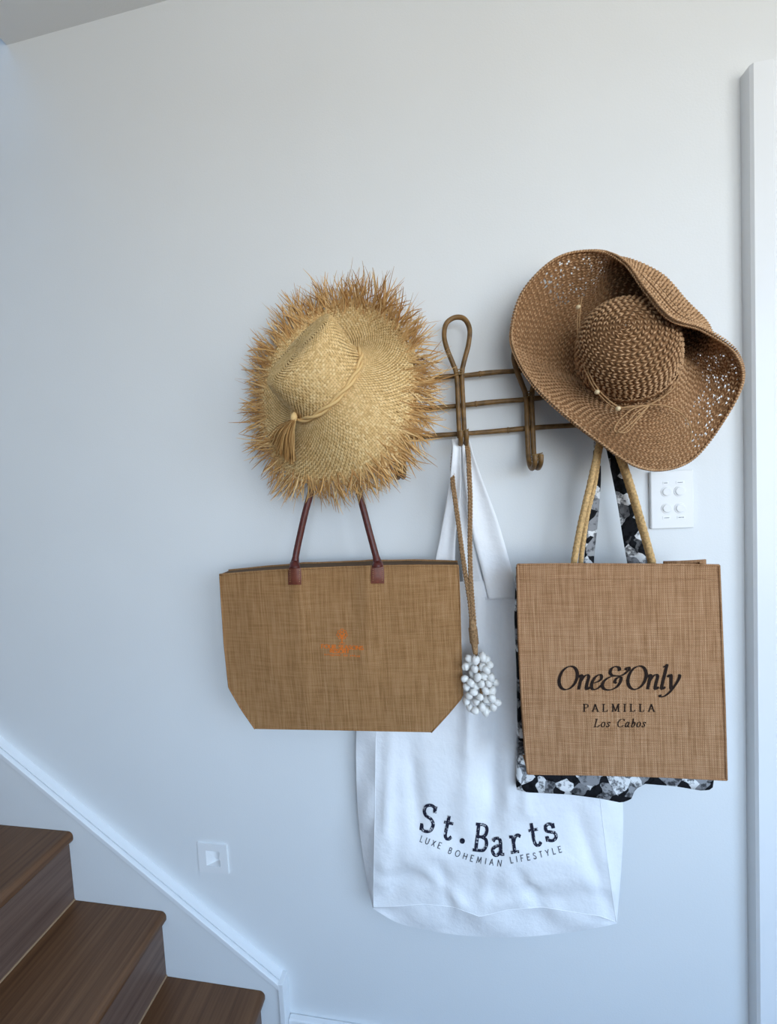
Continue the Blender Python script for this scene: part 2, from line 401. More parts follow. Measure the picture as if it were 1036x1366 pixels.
# staircase
YS = -(TS-0.008)
nos = [P(353, 1322, YS), P(221.3, 1215.6, YS), P(97, 1109, YS)]
going = (nos[0][0]-nos[2][0])/2; rise = (nos[2][2]-nos[0][2])/2
SW = -1.05
stair = thing('staircase', 'closed timber staircase with stained brown treads rising to the left along the wall', 'staircase', (nos[0][0], YS, 0))
for k in range(6):
    xk = nos[0][0]-going*k; zk = nos[0][2]+rise*k
    if k < 3: xk, zk = nos[k][0], nos[k][2]
    xb = (nos[k+1][0] if k < 2 else xk-going)-0.020
    th = 0.030; r = 0.013; yy0, yy1 = YS-0.0005, SW
    prof = [(xb, zk-th), (xb, zk)]
    for q in range(7):
        w = math.pi/2*(1-q/6); prof.append((xk-r+r*math.cos(w), zk-r+r*math.sin(w)))
    for q in range(1, 7):
        w = -math.pi/2*q/6; prof.append((xk-r+r*math.cos(w), zk-th+r+r*math.sin(w)))
    m = MB(); m.prism([(x, yy0, z) for x, z in prof], np.array((0, yy1-yy0, 0))); m.build('tread', M_tread, stair, smooth=False, recalc=True)
    zl = (nos[k-1][2] if 1 <= k <= 2 else (zk-rise if k else 0.0)); zl = max(zl, 0)
    m = MB(); m.box(xk-0.030, xk-0.014, yy1, yy0, zl+0.001, zk-th-0.0005); m.build('riser', M_riser, stair, smooth=False)
    if k:
        m = MB(); m.box(xk-0.014, xk-0.0115, yy1, yy0, zl+0.0005, zl+0.004); m.build('riser_bead', NT('pale_bead', 0.6).color((0.42, 0.28, 0.17)).m, stair, smooth=False)

# ------------------------------------------------------------------ step light
sl_o = thing('step_light', 'small square white recessed step light set low in the wall above the stair string', 'step light', ((slx0+slx1)/2, 0, (slz0+slz1)/2))
fr = MB(); t_ = 0.004
for (x0, x1, z0, z1) in ((slx0, slx1, rz1, slz1), (slx0, slx1, slz0, rz0), (slx0, rx0, rz0, rz1), (rx1, slx1, rz0, rz1)): fr.box(x0, x1, -t_, 0.0, z0, z1)
fr.build('face_plate', M_white_plastic, sl_o, smooth=False)
rc = MB(); dp = 0.03; ix0 = rx0+(rx1-rx0)*0.58
A = [(rx0, -t_, rz0), (rx1, -t_, rz0), (rx1, -t_, rz1), (rx0, -t_, rz1)]
B_ = [(ix0, dp*0.35, rz0+0.001), (rx1-0.001, dp*0.35, rz0+0.001), (rx1-0.003, dp, rz1-0.003), (ix0, dp, rz1-0.003)]
for i in range(4): rc.quad(A[i], A[(i+1) % 4], B_[(i+1) % 4], B_[i])
rc.quad(*B_)
rc.build('recess', M_white_plastic, sl_o, smooth=False)

# ------------------------------------------------------------------ switch plate
c = [P(867, 630, -0.008), P(924, 626, -0.008), P(926.5, 704, -0.008), P(868.5, 706, -0.008)]
sx0, sx1 = (c[0][0]+c[3][0])/2, (c[1][0]+c[2][0])/2; sz1, sz0 = (c[0][2]+c[1][2])/2, (c[2][2]+c[3][2])/2
sw = thing('light_switch', 'white wall switch plate with four round push buttons below the brown hat', 'light switch', ((sx0+sx1)/2, 0, (sz0+sz1)/2))
m = MB(); m.box(sx0, sx1, -0.008, 0, sz0, sz1); m.build('plate', M_white_plastic, sw, smooth=False, bevel=0.002)
ring0 = cap0 = None
for (u, v, lu, lv) in ((889, 656, 887.6, 644.3), (906.3, 655.2, 907, 643.4), (889.4, 678.2, 889, 690.8), (907, 677.8, 908.5, 690.2)):
    p = P(u, v, -0.008)
    m = MB(); m.tube([p+np.array((0, 0.0005, 0)), p+np.array((0, -0.0009, 0))], 0.0105, 24); rg = m.build('button_ring', M_white_plastic, sw, smooth=False, bevel=0.0003)
    m = MB(); m.tube([p+np.array((0, -0.0007, 0)), p+np.array((0, -0.0020, 0)), p+np.array((0, -0.0026, 0))], [0.0082, 0.0082, 0.007], 24); m.build('button', M_white_plastic, rg, smooth=False)
    q = P(lu, lv, -0.0083); wl = 0.009 if lu < 895 and lv < 650 else 0.013
    m = MB(); m.box(q[0]-wl*0.55, q[0]+wl*0.55, -0.0086, -0.0079, q[2]-0.0028, q[2]+0.0028); lb = m.build('label', M_label, sw, smooth=False)
    m = MB(); n_ = 6
    for i in range(n_):
        xx = q[0]-wl*0.36+wl*0.72*i/n_; m.box(xx, xx+wl*0.07, -0.0088, -0.0085, q[2]-0.0007, q[2]+(0.0009 if i % 2 else 0.0006))
    m.build('print', M_greyink, lb, smooth=False)

# ------------------------------------------------------------------ rattan coat rack
rack = thing('coat_rack', 'dark rattan wall rack with three rails and looped double-cane hooks', 'coat rack', P(612, 540, 0))
def rail(pts):
    path = cr([P(u, v, -0.017) for u, v in pts], 14)
    path = path + np.array([(0, 0, 0.0006*math.sin(i*0.7)) for i in range(len(path))])
    rr = np.array([0.0050+0.0003*math.sin(i*0.9) for i in range(len(path))])
    m = MB(); m.tube(path, rr, 10); o = m.build('rail', M_rattan, rack)
    for f in (0.22, 0.43, 0.66, 0.84):
        i = int(f*(len(path)-1)); d = nrm(path[i+1]-path[i])
        m = MB(); m.tube([path[i]-d*0.003, path[i]-d*0.001, path[i]+d*0.001, path[i]+d*0.003], [0.0051, 0.0060, 0.0060, 0.0051], 10); m.build('node', M_rattan, o)
    return path
rail([(428, 523), (500, 514), (583, 504), (687, 494.5), (810, 482)])
rail([(428, 561), (500, 553), (560, 546), (696, 533), (810, 522)])
rail([(428, 597), (500, 590), (560, 583), (764, 567), (810, 562)])
def hook(u, vneck, vbot, lean=0.0, vis=True):
    """double cane: teardrop loop above, two parallel strands, turned up forward at the foot"""
    n = P(u, vneck, -0.030); bt = P(u-2, vbot, -0.032); sc_ = 1.0
    hz = n[2]; zb = bt[2]; g = 0.0052
    side = [(-g, -0.034, zb+0.012-0.0)]
    def strand(s):
        return [(n[0]+s*g, -0.082, zb+0.016), (n[0]+s*g, -0.081, zb+0.006), (n[0]+s*g, -0.071, zb-0.003), (n[0]+s*g, -0.056, zb-0.006), (n[0]+s*g, -0.041, zb+0.001), (n[0]+s*g, -0.032, zb+0.016), (n[0]+s*g, -0.029, zb+0.04), (n[0]+s*g, -0.029, (zb+hz)/2), (n[0]+s*g*1.05, -0.029, hz-0.012)]
    h = 0.105
    loop = [(-0.012, 0.012), (-0.022, 0.040), (-0.0265, 0.066), (-0.021, 0.090), (-0.004, 0.1005), (0.014, 0.0955), (0.0235, 0.074), (0.0205, 0.045), (0.011, 0.014)]
    pts = strand(-1)+[(n[0]+x, -0.029-0.006*math.sin(z/h*3), hz+z) for x, z in loop]+strand(1)[::-1]
    path = cr([np.array(p) for p in pts], 6)
    m = MB(); m.tube(path, 0.0049, 9); o = m.build('hook', M_rattan, rack)
    for s in (-1, 1):
        m = MB(); p = np.array(strand(s)[0]); m.tube([p, p+np.array((0, 0.0, 0.0015))], 0.0046, 9); m.build('cut_end', M_rattan_end, o)
    m = MB(); m.tube(cr([(n[0]+1.9*g*math.cos(w), -0.0755-0.0075*math.sin(w), zb+0.006+0.0005*k) for k, w in enumerate(np.linspace(0, 6*math.pi, 30))], 2), 0.0011, 5); m.build('binding', M_rattan_end, o)
    m = MB(); m.tube(cr([(n[0]+2.0*g*math.cos(w), -0.029+0.0058*math.sin(w), hz-0.016+0.0005*k) for k, w in enumerate(np.linspace(0, 6*math.pi, 30))], 2), 0.0010, 5); m.build('binding', M_rattan_end, o)
    return path
hook(441, 508, 606)
hook(531, 537, 634)
hook(612, 492, 592)
hook(705, 521, 622)
hook(797, 474, 578)

# ------------------------------------------------------------------ bags
def bilerp_panel(L, R, T, Bm, ns, nt_):
    """Coons patch in photograph coordinates -> (nt_+1) x (ns+1) grid of (u, v)"""
    def res(pl, n):
        pl = np.asarray(pl, float); d = np.r_[0, np.cumsum(np.linalg.norm(np.diff(pl, axis=0), axis=1))]; d /= d[-1]
        t = np.linspace(0, 1, n+1); return np.c_[np.interp(t, d, pl[:, 0]), np.interp(t, d, pl[:, 1])]
    L, R, T, Bm = res(L, nt_), res(R, nt_), res(T, ns), res(Bm, ns)
    G = np.zeros((nt_+1, ns+1, 2))
    for i in range(nt_+1):
        t = i/nt_
        for j in range(ns+1):
            s = j/ns
            G[i, j] = (1-s)*L[i]+s*R[i]+(1-t)*T[j]+t*Bm[j]-((1-s)*(1-t)*T[0]+s*(1-t)*T[-1]+(1-s)*t*Bm[0]+s*t*Bm[-1])
    return G
def smooth_noise(x, z, f, seed=0): return mnoise.noise(Vector((x*f+seed*7.3, z*f-seed*3.1, seed*1.7)))
def panel_points(G, g): return [[S(u, v, g) for (u, v) in row] for row in G]
def edge_strip(front, y_back, n=3, ease=1.0, inset=0.0, cx=0.0):
    """rows from a front boundary polyline back to y_back"""
    rows = []
    for k in range(n+1):
        t = k/n; rows.append([np.array((p[0]+(cx-p[0])*inset*t, p[1]*(1-t)+y_back*t, p[2])) for p in front])
    return rows

# ---- left tote
tc0 = P(455, 862, -0.09)
def g_tote(x, z):
    zt_ = (z-(tc0[2]-0.16))/0.30
    xx = (x-tc0[0])/0.24
    y = -0.083-0.020*max(0, 1-xx*xx)*(0.55+0.45*math.sin(max(0, min(1, zt_))*math.pi*0.9))
    y += 0.0035*smooth_noise(x, z, 9, 1)+0.002*smooth_noise(x*2.5, z, 12, 2)
    # soft folds hanging from the handle tabs
    for hx, ph in ((-0.085, 1), (0.065, -1)):
        d = (x-tc0[0]-hx-ph*0.05*(0.15-(z-tc0[2]))); top = max(0, min(1, (z-tc0[2]+0.12)/0.26))
        y -= 0.006*top*math.exp(-(d/0.018)**2)
    return y
tote = thing('tote_bag', 'wide jute tote with cut lower corners, oxblood leather handles and small orange print', 'tote bag', P(455, 976, -0.07))
GT = bilerp_panel([(293, 766), (295, 800), (299, 860), (305, 917), (321, 945), (340, 972.5)], [(611, 754), (613, 800), (615, 880), (617, 929), (597, 953), (575, 977)], [(293, 766), (340, 762), (393, 758.5), (450, 756), (503, 754.5), (560, 753.5), (611, 754)], [(340, 972.5), (450, 974.5), (575, 977)], 48, 36)
FP = panel_points(GT, g_tote)
YB = -0.052
m = MB(); m.grid(FP); body = m.build('front_panel', M_jute_l, tote)
def back_pts(FPx, y): return [[np.array((p[0], y, p[2])) for p in row] for row in FPx]
BP = back_pts(FP, YB)
m = MB(); m.grid([r[::4] for r in BP[::4]]); m.build('back_panel', M_jute_l, tote)
bound = [r[0] for r in FP]+FP[-1][1:]+[r[-1] for r in FP[::-1]][1:]
m = MB(); m.grid(edge_strip(bound, YB, 3)); m.build('side_gusset', M_jute_l, tote)
# rim: raised back edge and dark lining seen inside the mouth
back_top = [np.array((p[0], YB, p[2]+0.0035)) for p in FP[0]]
m = MB(); m.grid([back_top, [q+np.array((0, 0, -0.02)) for q in back_top]]); m.build('back_rim', M_jute_l, tote)
m = MB(); m.grid([[p+np.array((0, 0.0015, -0.003)) for p in FP[0]], [q+np.array((0, -0.001, -0.003)) for q in back_top]]); m.build('lining', M_lining, tote)
m = MB(); m.tube(np.array([p+np.array((0, -0.0004, -0.001)) for p in FP[0]]), 0.0022, 6); m.build('top_hem', M_jute_l, tote)
m = MB(); m.tube(np.array([r[0] for r in FP]), 0.0014, 6); m.build('seam', M_jute_l, tote)
m = MB(); m.tube(np.array([r[-1] for r in FP]), 0.0014, 6); m.build('seam', M_jute_l, tote)
# handle: one arch of rolled leather with flattened ends
hp = [((393, 757), -0.1), ((393.5, 748), -0.1), ((396, 733), -0.096), ((401, 710), -0.092), ((408, 680), -0.088), ((416, 652), -0.084), ((427, 612), -0.078), ((437, 592), -0.070), ((447, 588), -0.066), ((456, 594), -0.070), ((463, 608), -0.076), ((471, 630), -0.082), ((480, 662), -0.088), ((490, 700), -0.093), ((498, 730), -0.097), ((502.5, 747), -0.1), ((503.5, 756), -0.1)]
path = cr([P(u, v, y) for (u, v), y in hp], 5); n_ = len(path)
path[:3] = [S(*proj(p), g_tote, -0.006) for p in path[:3]]; path[-3:] = [S(*proj(p), g_tote, -0.006) for p in path[-3:]]
rr = np.array([0.0066+0.0045*max(0, 1-min(i, n_-1-i)/7.0) for i in range(n_)])
m = MB(); m.tube(path, rr, 10); hd = m.build('handle', M_leather, tote)
sp_ = [p+np.array((0.0045, -0.0048, 0)) for p in path]; m = MB(); m.tube(np.array(sp_), 0.0009, 5); m.build('seam', M_leather_tab, hd)
for (u, v) in ((393, 765), (503.5, 763.5)):
    rows = []
    for i in range(7):
        vv = v-15+30*i/6; hw = 6.2+2.6*min(1, i/2.5)
        rows.append([S(u-hw+2*hw*j/4, vv, g_tote, -0.0052 if 0 < j < 4 and 0 < i < 6 else -0.0024) for j in range(5)])
    m = MB(); m.grid(rows); tb = m.build('leather_tab', M_leather_tab, tote)
    m = MB()
    for q in range(6):
        for sg in (-1, 1):
            p = S(u+sg*6.3, v-4+q*2.9, g_tote, -0.0058); m.tube([p+np.array((0, 0, 0.0007)), p-np.array((0, 0, 0.0007))], 0.0004, 4)
    m.build('stitching', M_rope, tb)

# ---- glyph engine: pen skeletons, widths from the pen angle
def smooth_stroke(pts, closed=False, n=6): return cr(np.array(pts, float), n, closed)
def stroke_poly(pts, thick, thin, pen, closed=False, lin=False, n=6):
    q = np.array(pts, float) if lin else smooth_stroke(pts, closed, n)
    if lin:
        d = []
        for i in range(len(q)-1):
            for k in range(4): d.append(q[i]+(q[i+1]-q[i])*k/4)
        d.append(q[-1]); q = np.array(d)
    T = (np.roll(q, -1, 0)-np.roll(q, 1, 0)) if closed else np.gradient(q, axis=0)
    T /= np.maximum(np.linalg.norm(T, axis=1), 1e-9)[:, None]
    ang = np.arctan2(T[:, 1], T[:, 0]); w = thin+(thick-thin)*np.abs(np.sin(ang-pen))**1.3
    Nn = np.c_[-T[:, 1], T[:, 0]]
    return q+Nn*w[:, None]/2, q-Nn*w[:, None]/2
def ell(cx, cy, rx, ry, n=16, a0=0): return [(cx+rx*math.cos(a0+2*math.pi*k/n), cy+ry*math.sin(a0+2*math.pi*k/n)) for k in range(n)]
# glyph: (advance, [(kind, points)])  kinds: c closed curve, s smooth stroke, l straight strokes, f hairline (serif)
ITAL = {
 'O': (0.86, [('c', ell(0.42, 0.5, 0.37, 0.5))]),
 'C': (0.80, [('s', [(0.72, 0.78), (0.66, 0.93), (0.48, 1.0), (0.22, 0.88), (0.07, 0.5), (0.18, 0.12), (0.42, 0.0), (0.62, 0.06), (0.74, 0.24)]), ('f', [(0.72, 0.74), (0.745, 1.0)])]),
 'L': (0.72, [('l', [(0.2, 1.0), (0.2, 0.02)]), ('f', [(0.06, 0.985), (0.36, 0.985)]), ('f', [(0.04, 0.015), (0.6, 0.015)]), ('s', [(0.45, 0.03), (0.6, 0.08), (0.68, 0.26)])]),
 'n': (0.60, [('s', [(0.0, 0.52), (0.07, 0.62), (0.13, 0.60), (0.135, 0.48)]), ('l', [(0.13, 0.56), (0.13, 0.0)]), ('s', [(0.14, 0.36), (0.24, 0.56), (0.36, 0.63), (0.44, 0.54), (0.43, 0.3), (0.44, 0.06), (0.50, 0.01), (0.58, 0.10)])]),
 'e': (0.47, [('s', [(0.09, 0.27), (0.28, 0.33), (0.40, 0.45), (0.38, 0.59), (0.27, 0.63), (0.12, 0.50), (0.05, 0.26), (0.10, 0.05), (0.22, 0.0), (0.36, 0.06), (0.46, 0.17)])]),
 'l': (0.30, [('s', [(0.0, 0.95), (0.09, 1.0), (0.14, 1.05), (0.14, 0.85), (0.13, 0.4), (0.13, 0.08), (0.19, 0.01), (0.28, 0.10)])]),
 'y': (0.52, [('s', [(0.0, 0.52), (0.07, 0.62), (0.14, 0.58), (0.19, 0.34), (0.25, 0.06), (0.30, 0.0)]), ('s', [(0.44, 0.62), (0.50, 0.58), (0.49, 0.42), (0.38, 0.14), (0.22, -0.14), (0.04, -0.30), (-0.12, -0.31), (-0.15, -0.24)])]),
 '&': (1.06, [('s', [(0.66, 0.80), (0.60, 0.93), (0.44, 0.98), (0.30, 0.90), (0.27, 0.74), (0.36, 0.62), (0.52, 0.585)]), ('s', [(0.52, 0.585), (0.30, 0.53), (0.11, 0.38), (0.06, 0.18), (0.18, 0.02), (0.44, -0.02), (0.68, 0.10), (0.79, 0.32), (0.78, 0.50), (0.68, 0.52), (0.58, 0.44), (0.56, 0.32), (0.64, 0.27)]), ('s', [(0.52, 0.585), (0.70, 0.58), (0.86, 0.64), (0.98, 0.76), (1.04, 0.84), (1.02, 0.94), (0.93, 0.92), (0.90, 0.83)])]),
 'o': (0.50, [('c', ell(0.23, 0.31, 0.19, 0.31, 12))]),
 's': (0.40, [('s', [(0.33, 0.46), (0.30, 0.58), (0.18, 0.62), (0.08, 0.52), (0.14, 0.38), (0.26, 0.27), (0.28, 0.12), (0.17, 0.0), (0.05, 0.04), (0.02, 0.17)])]),
 'a': (0.54, [('s', [(0.38, 0.56), (0.24, 0.62), (0.09, 0.44), (0.05, 0.18), (0.12, 0.01), (0.24, 0.07), (0.37, 0.30)]), ('s', [(0.40, 0.62), (0.37, 0.3), (0.38, 0.06), (0.44, 0.01), (0.52, 0.10)])]),
 'b': (0.50, [('s', [(0.02, 0.96), (0.12, 1.02), (0.13, 0.8), (0.12, 0.3)]), ('s', [(0.12, 0.3), (0.10, 0.08), (0.20, 0.0), (0.36, 0.12), (0.42, 0.40), (0.36, 0.60), (0.25, 0.58), (0.13, 0.38)])]),
}
def serif(x, y, w=0.17): return ('f', [(x-w, y), (x+w, y)])
ROM = {
 'P': (0.78, [('l', [(0.2, 0.0), (0.2, 1.0)]), ('s', [(0.2, 0.97), (0.45, 0.97), (0.63, 0.86), (0.63, 0.62), (0.45, 0.50), (0.2, 0.50)]), serif(0.2, 0.02), serif(0.14, 0.98, 0.12)]),
 'A': (0.92, [('l', [(0.44, 1.0), (0.12, 0.0)]), ('l', [(0.42, 1.0), (0.76, 0.0)]), ('f', [(0.22, 0.34), (0.64, 0.34)]), serif(0.12, 0.02, 0.13), serif(0.77, 0.02, 0.15)]),
 'L': (0.80, [('l', [(0.2, 0.0), (0.2, 1.0)]), serif(0.2, 0.98), ('f', [(0.04, 0.02), (0.62, 0.02)]), ('f', [(0.62, 0.0), (0.67, 0.26)])]),
 'M': (1.12, [('l', [(0.2, 0.0), (0.22, 1.0)]), ('l', [(0.20, 1.0), (0.54, 0.06)]), ('l', [(0.88, 1.0), (0.54, 0.06)]), ('l', [(0.88, 1.0), (0.91, 0.0)]), serif(0.2, 0.02, 0.14), serif(0.91, 0.02, 0.16), serif(0.14, 0.98, 0.1), serif(0.95, 0.98, 0.1)]),
 'I': (0.46, [('l', [(0.22, 0.0), (0.22, 1.0)]), serif(0.22, 0.02), serif(0.22, 0.98)]),
}
TYPE = {
 'S': (0.72, [('s', [(0.58, 0.78), (0.54, 0.92), (0.36, 0.99), (0.15, 0.92), (0.10, 0.74), (0.22, 0.58), (0.46, 0.48), (0.60, 0.30), (0.54, 0.08), (0.34, 0.0), (0.14, 0.06), (0.09, 0.24)]), ('l', [(0.59, 0.72), (0.59, 0.98)]), ('l', [(0.08, 0.02), (0.08, 0.28)])]),
 't': (0.62, [('s', [(0.26, 0.86), (0.26, 0.5), (0.26, 0.16), (0.34, 0.02), (0.46, 0.02), (0.56, 0.12)]), ('l', [(0.08, 0.60), (0.52, 0.60)])]),
 '.': (0.36, [('c', ell(0.16, 0.07, 0.045, 0.045, 8))]),
 'B': (0.80, [('l', [(0.2, 0.0), (0.2, 1.0)]), ('s', [(0.06, 0.98), (0.42, 0.98), (0.58, 0.88), (0.58, 0.66), (0.44, 0.54), (0.2, 0.53)]), ('s', [(0.4, 0.53), (0.60, 0.45), (0.66, 0.26), (0.56, 0.06), (0.36, 0.02), (0.06, 0.02)])]),
 'a': (0.72, [('s', [(0.12, 0.52), (0.22, 0.62), (0.38, 0.62), (0.46, 0.50), (0.46, 0.2), (0.48, 0.04), (0.62, 0.03)]), ('s', [(0.46, 0.36), (0.24, 0.33), (0.09, 0.20), (0.14, 0.04), (0.28, 0.0), (0.46, 0.14)])]),
 'r': (0.68, [('l', [(0.22, 0.02), (0.22, 0.60)]), ('l', [(0.06, 0.60), (0.24, 0.60)]), ('l', [(0.04, 0.02), (0.42, 0.02)]), ('s', [(0.22, 0.38), (0.32, 0.56), (0.46, 0.63), (0.58, 0.56)])]),
 's': (0.60, [('s', [(0.46, 0.46), (0.42, 0.58), (0.28, 0.63), (0.13, 0.56), (0.13, 0.40), (0.30, 0.33), (0.48, 0.26), (0.50, 0.10), (0.34, 0.0), (0.14, 0.05), (0.10, 0.18)]), ('l', [(0.47, 0.44), (0.47, 0.63)]), ('l', [(0.09, 0.0), (0.09, 0.2)])]),
}
SANS = {
 'L': (0.55, [('l', [(0.05, 1), (0.05, 0), (0.45, 0)])]), 'U': (0.75, [('s', [(0.05, 1), (0.05, 0.35), (0.16, 0.05), (0.33, 0.0), (0.5, 0.05), (0.6, 0.35), (0.6, 1)])]),
 'X': (0.75, [('l', [(0.05, 1), (0.6, 0)]), ('l', [(0.6, 1), (0.05, 0)])]), 'E': (0.6, [('l', [(0.47, 1), (0.05, 1), (0.05, 0), (0.47, 0)]), ('l', [(0.05, 0.52), (0.42, 0.52)])]),
 'F': (0.58, [('l', [(0.47, 1), (0.05, 1), (0.05, 0)]), ('l', [(0.05, 0.52), (0.42, 0.52)])]),
 'B': (0.65, [('l', [(0.05, 0), (0.05, 1)]), ('s', [(0.05, 1), (0.32, 1), (0.45, 0.88), (0.42, 0.62), (0.3, 0.54), (0.05, 0.54)]), ('s', [(0.3, 0.54), (0.48, 0.42), (0.48, 0.14), (0.32, 0), (0.05, 0)])]),
 'O': (0.95, [('c', ell(0.43, 0.5, 0.4, 0.5, 14))]), 'H': (0.78, [('l', [(0.05, 0), (0.05, 1)]), ('l', [(0.62, 0), (0.62, 1)]), ('l', [(0.05, 0.52), (0.62, 0.52)])]),
 'M': (0.95, [('l', [(0.05, 0), (0.12, 1), (0.42, 0.15), (0.72, 1), (0.8, 0)])]), 'I': (0.25, [('l', [(0.08, 0), (0.08, 1)])]),
 'A': (0.78, [('l', [(0.02, 0), (0.33, 1), (0.65, 0)]), ('l', [(0.13, 0.34), (0.53, 0.34)])]), 'N': (0.82, [('l', [(0.05, 0), (0.05, 1), (0.65, 0), (0.65, 1)])]),
 'S': (0.6, [('s', [(0.46, 0.84), (0.36, 0.98), (0.16, 0.97), (0.06, 0.8), (0.12, 0.62), (0.34, 0.47), (0.48, 0.28), (0.42, 0.06), (0.24, 0), (0.06, 0.08), (0.02, 0.2)])]),
 'T': (0.62, [('l', [(0, 1), (0.56, 1)]), ('l', [(0.28, 1), (0.28, 0)])]), 'Y': (0.68, [('l', [(0, 1), (0.3, 0.48), (0.6, 1)]), ('l', [(0.3, 0.48), (0.3, 0)])]),
 'R': (0.66, [('l', [(0.05, 0), (0.05, 1)]), ('s', [(0.05, 1), (0.34, 1), (0.47, 0.86), (0.42, 0.6), (0.3, 0.52), (0.05, 0.52)]), ('l', [(0.28, 0.52), (0.52, 0)])]),
}
def glyph_mesh(m, strokes, tf, thick, thin, pen):
    """tf maps glyph (x, y) -> world point on the cloth"""
    for kind, pts in strokes:
        if kind == 'f': l, r = stroke_poly(pts, thin*1.3, thin*1.3, pen, lin=True)
        elif kind == 'l': l, r = stroke_poly(pts, thick, thin, pen, lin=True) if len(pts) == 2 else (None, None)
        else: l, r = stroke_poly(pts, thick, thin, pen, closed=(kind == 'c'))
        if l is None:
            for i in range(len(pts)-1):
                a, b_ = np.array(pts[i]), np.array(pts[i+1]); d = nrm(b_-a)*thin*0.5
                glyph_mesh(m, [('l', [tuple(a-d), tuple(b_+d)])], tf, thick, thin, pen)
            continue
        b0 = len(m.v); N = len(l)
        for i in range(N): m.vert(tf(*l[i])); m.vert(tf(*r[i]))
        for i in range(N if kind == 'c' else N-1):
            j = (i+1) % N; m.f.append((b0+2*i, b0+2*i+1, b0+2*j+1, b0+2*j))
def text_line(parent, name, text, font, p0, p1, cap, g, mat, thick, thin, pen, shear=0.0, track=0.0, off=-0.0008):
    """text fitted between photograph points p0 and p1 on the baseline, one mesh a line"""
    tot = sum(font[c][0]+track if c != ' ' else 0.5+track for c in text)-track
    p0, p1 = np.array(p0, float), np.array(p1, float); ex = (p1-p0)/tot; ey = np.array((0, -cap)); x = 0; m = MB()
    for c in text:
        if c == ' ': x += 0.5+track; continue
        adv, st_ = font[c]
        def tf(a, b_, x=x):
            q = p0+ex*(x+a+shear*b_*cap/np.linalg.norm(ex))+ey*b_; return S(q[0], q[1], g, off)
        glyph_mesh(m, st_, tf, thick, thin, pen); x += adv+track
    return m.build(name, mat, parent, smooth=False)
def text_arc(parent, name, items, font, g, mat, thick, thin, pen, sx, sy, off=-0.0008):
    """items: (char, u, v, angle in degrees) baseline centres; one mesh a word"""
    m = MB()
    for c, u, v, a in items:
        adv, st_ = font[c]; ca, sa = math.cos(math.radians(a)), math.sin(math.radians(a))
        def tf(x, y):
            dx, dy = (x-adv/2)*sx, -y*sy; return S(u+dx*ca-dy*sa, v+dx*sa+dy*ca, g, off)
        glyph_mesh(m, st_, tf, thick, thin, pen)
    return m.build(name, mat, parent, smooth=False)

# orange print on the tote
lg = MB()
for k, (ux, vy, rr_) in enumerate([(0, -6.5, 2.6), (-3.6, -4.4, 2.6), (3.6, -4.4, 2.6), (-5.0, -0.6, 2.7), (5.0, -0.6, 2.7), (0, -2.0, 2.8), (-2.8, 2.6, 2.5), (2.8, 2.6, 2.5), (0, 1.5, 2.4)]):
    q = [S(456+ux+rr_*math.cos(w), 847.5+vy+rr_*math.sin(w), g_tote, -0.0008) for w in np.linspace(0, 2*math.pi, 9)[:-1]]
    q2 = [S(456+ux+(rr_-0.95)*math.cos(w), 847.5+vy+(rr_-0.95)*math.sin(w), g_tote, -0.0008) for w in np.linspace(0, 2*math.pi, 9)[:-1]]
    for i in range(8): lg.quad(q[i], q[(i+1) % 8], q2[(i+1) % 8], q2[i])
lg.poly([S(u, v, g_tote, -0.0008) for u, v in ((455.3, 848), (456.8, 848), (456.8, 858), (455.3, 858))])
lg.poly([S(u, v, g_tote, -0.0008) for u, v in ((452.5, 857.2), (459.8, 857.5), (459.8, 858.4), (452.5, 858.2))])
lg.build('printed_tree_emblem', M_ink_orange, tote, smooth=False)
text_line(tote, 'printed_lettering', 'FOUR SEASONS', SANS, (428.5, 864.6), (485, 867.0), 5.0, g_tote, M_ink_orange, 0.22, 0.16, 0.3)
text_line(tote, 'printed_lettering', 'RESORT', SANS, (440, 870.6), (466, 871.6), 4.6, g_tote, M_ink_orange, 0.24, 0.18, 0.3)
lm = MB(); u = 432.5
while u < 480:
    w_ = 1.0+1.3*random.random()
    if not (455 < u < 457 or 463 < u < 465):
        v = 872.3+(u-432)*0.042+random.uniform(-0.4, 0.4); hh = 1.5+random.random()*1.3
        lm.poly([S(a, b_, g_tote, -0.0008) for a, b_ in ((u, v), (u+w_*0.7, v), (u+w_*0.7, v+hh), (u, v+hh))])
    u += w_+0.5
lm.build('faint_print', M_ink_orange, tote, smooth=False)

# ---- white canvas bag on the middle hook
wc = P(650, 1100, -0.045)
def _rg(a, b, amp, w): p, q = P(*a, -0.05), P(*b, -0.05); return (p[0], p[2], q[0], q[2], amp, w)
RIDGES = [_rg((545, 1140), (640, 1224), -0.007, 0.030), _rg((640, 1224), (748, 1150), -0.006, 0.034), _rg((500, 1208), (575, 1146), 0.007, 0.030), _rg((586, 1150), (600, 1212), 0.006, 0.022), _rg((690, 1160), (722, 1212), 0.007, 0.026), _rg((660, 1090), (640, 1215), -0.006, 0.024),
          _rg((672, 800), (662, 1060), 0.010, 0.030), _rg((640, 800), (622, 1000), -0.008, 0.022), _rg((690, 800), (700, 1080), -0.009, 0.024), _rg((520, 980), (512, 1190), -0.006, 0.022), _rg((545, 990), (560, 1120), 0.006, 0.026), _rg((770, 1090), (812, 1215), 0.006, 0.024)]
def ridge(x, z):
    y = 0
    for x0, z0, x1, z1, a, w in RIDGES:
        dx, dz_ = x1-x0, z1-z0; L2 = dx*dx+dz_*dz_; t = ((x-x0)*dx+(z-z0)*dz_)/L2; tc_ = min(1, max(0, t))
        d = math.hypot(x-x0-tc_*dx, z-z0-tc_*dz_)
        if d < w: k = 1-d/w; y += a*(k**1.3)*(0.35+0.65*math.sin(math.pi*min(1, max(0, tc_*0.9+0.05))))
    return y
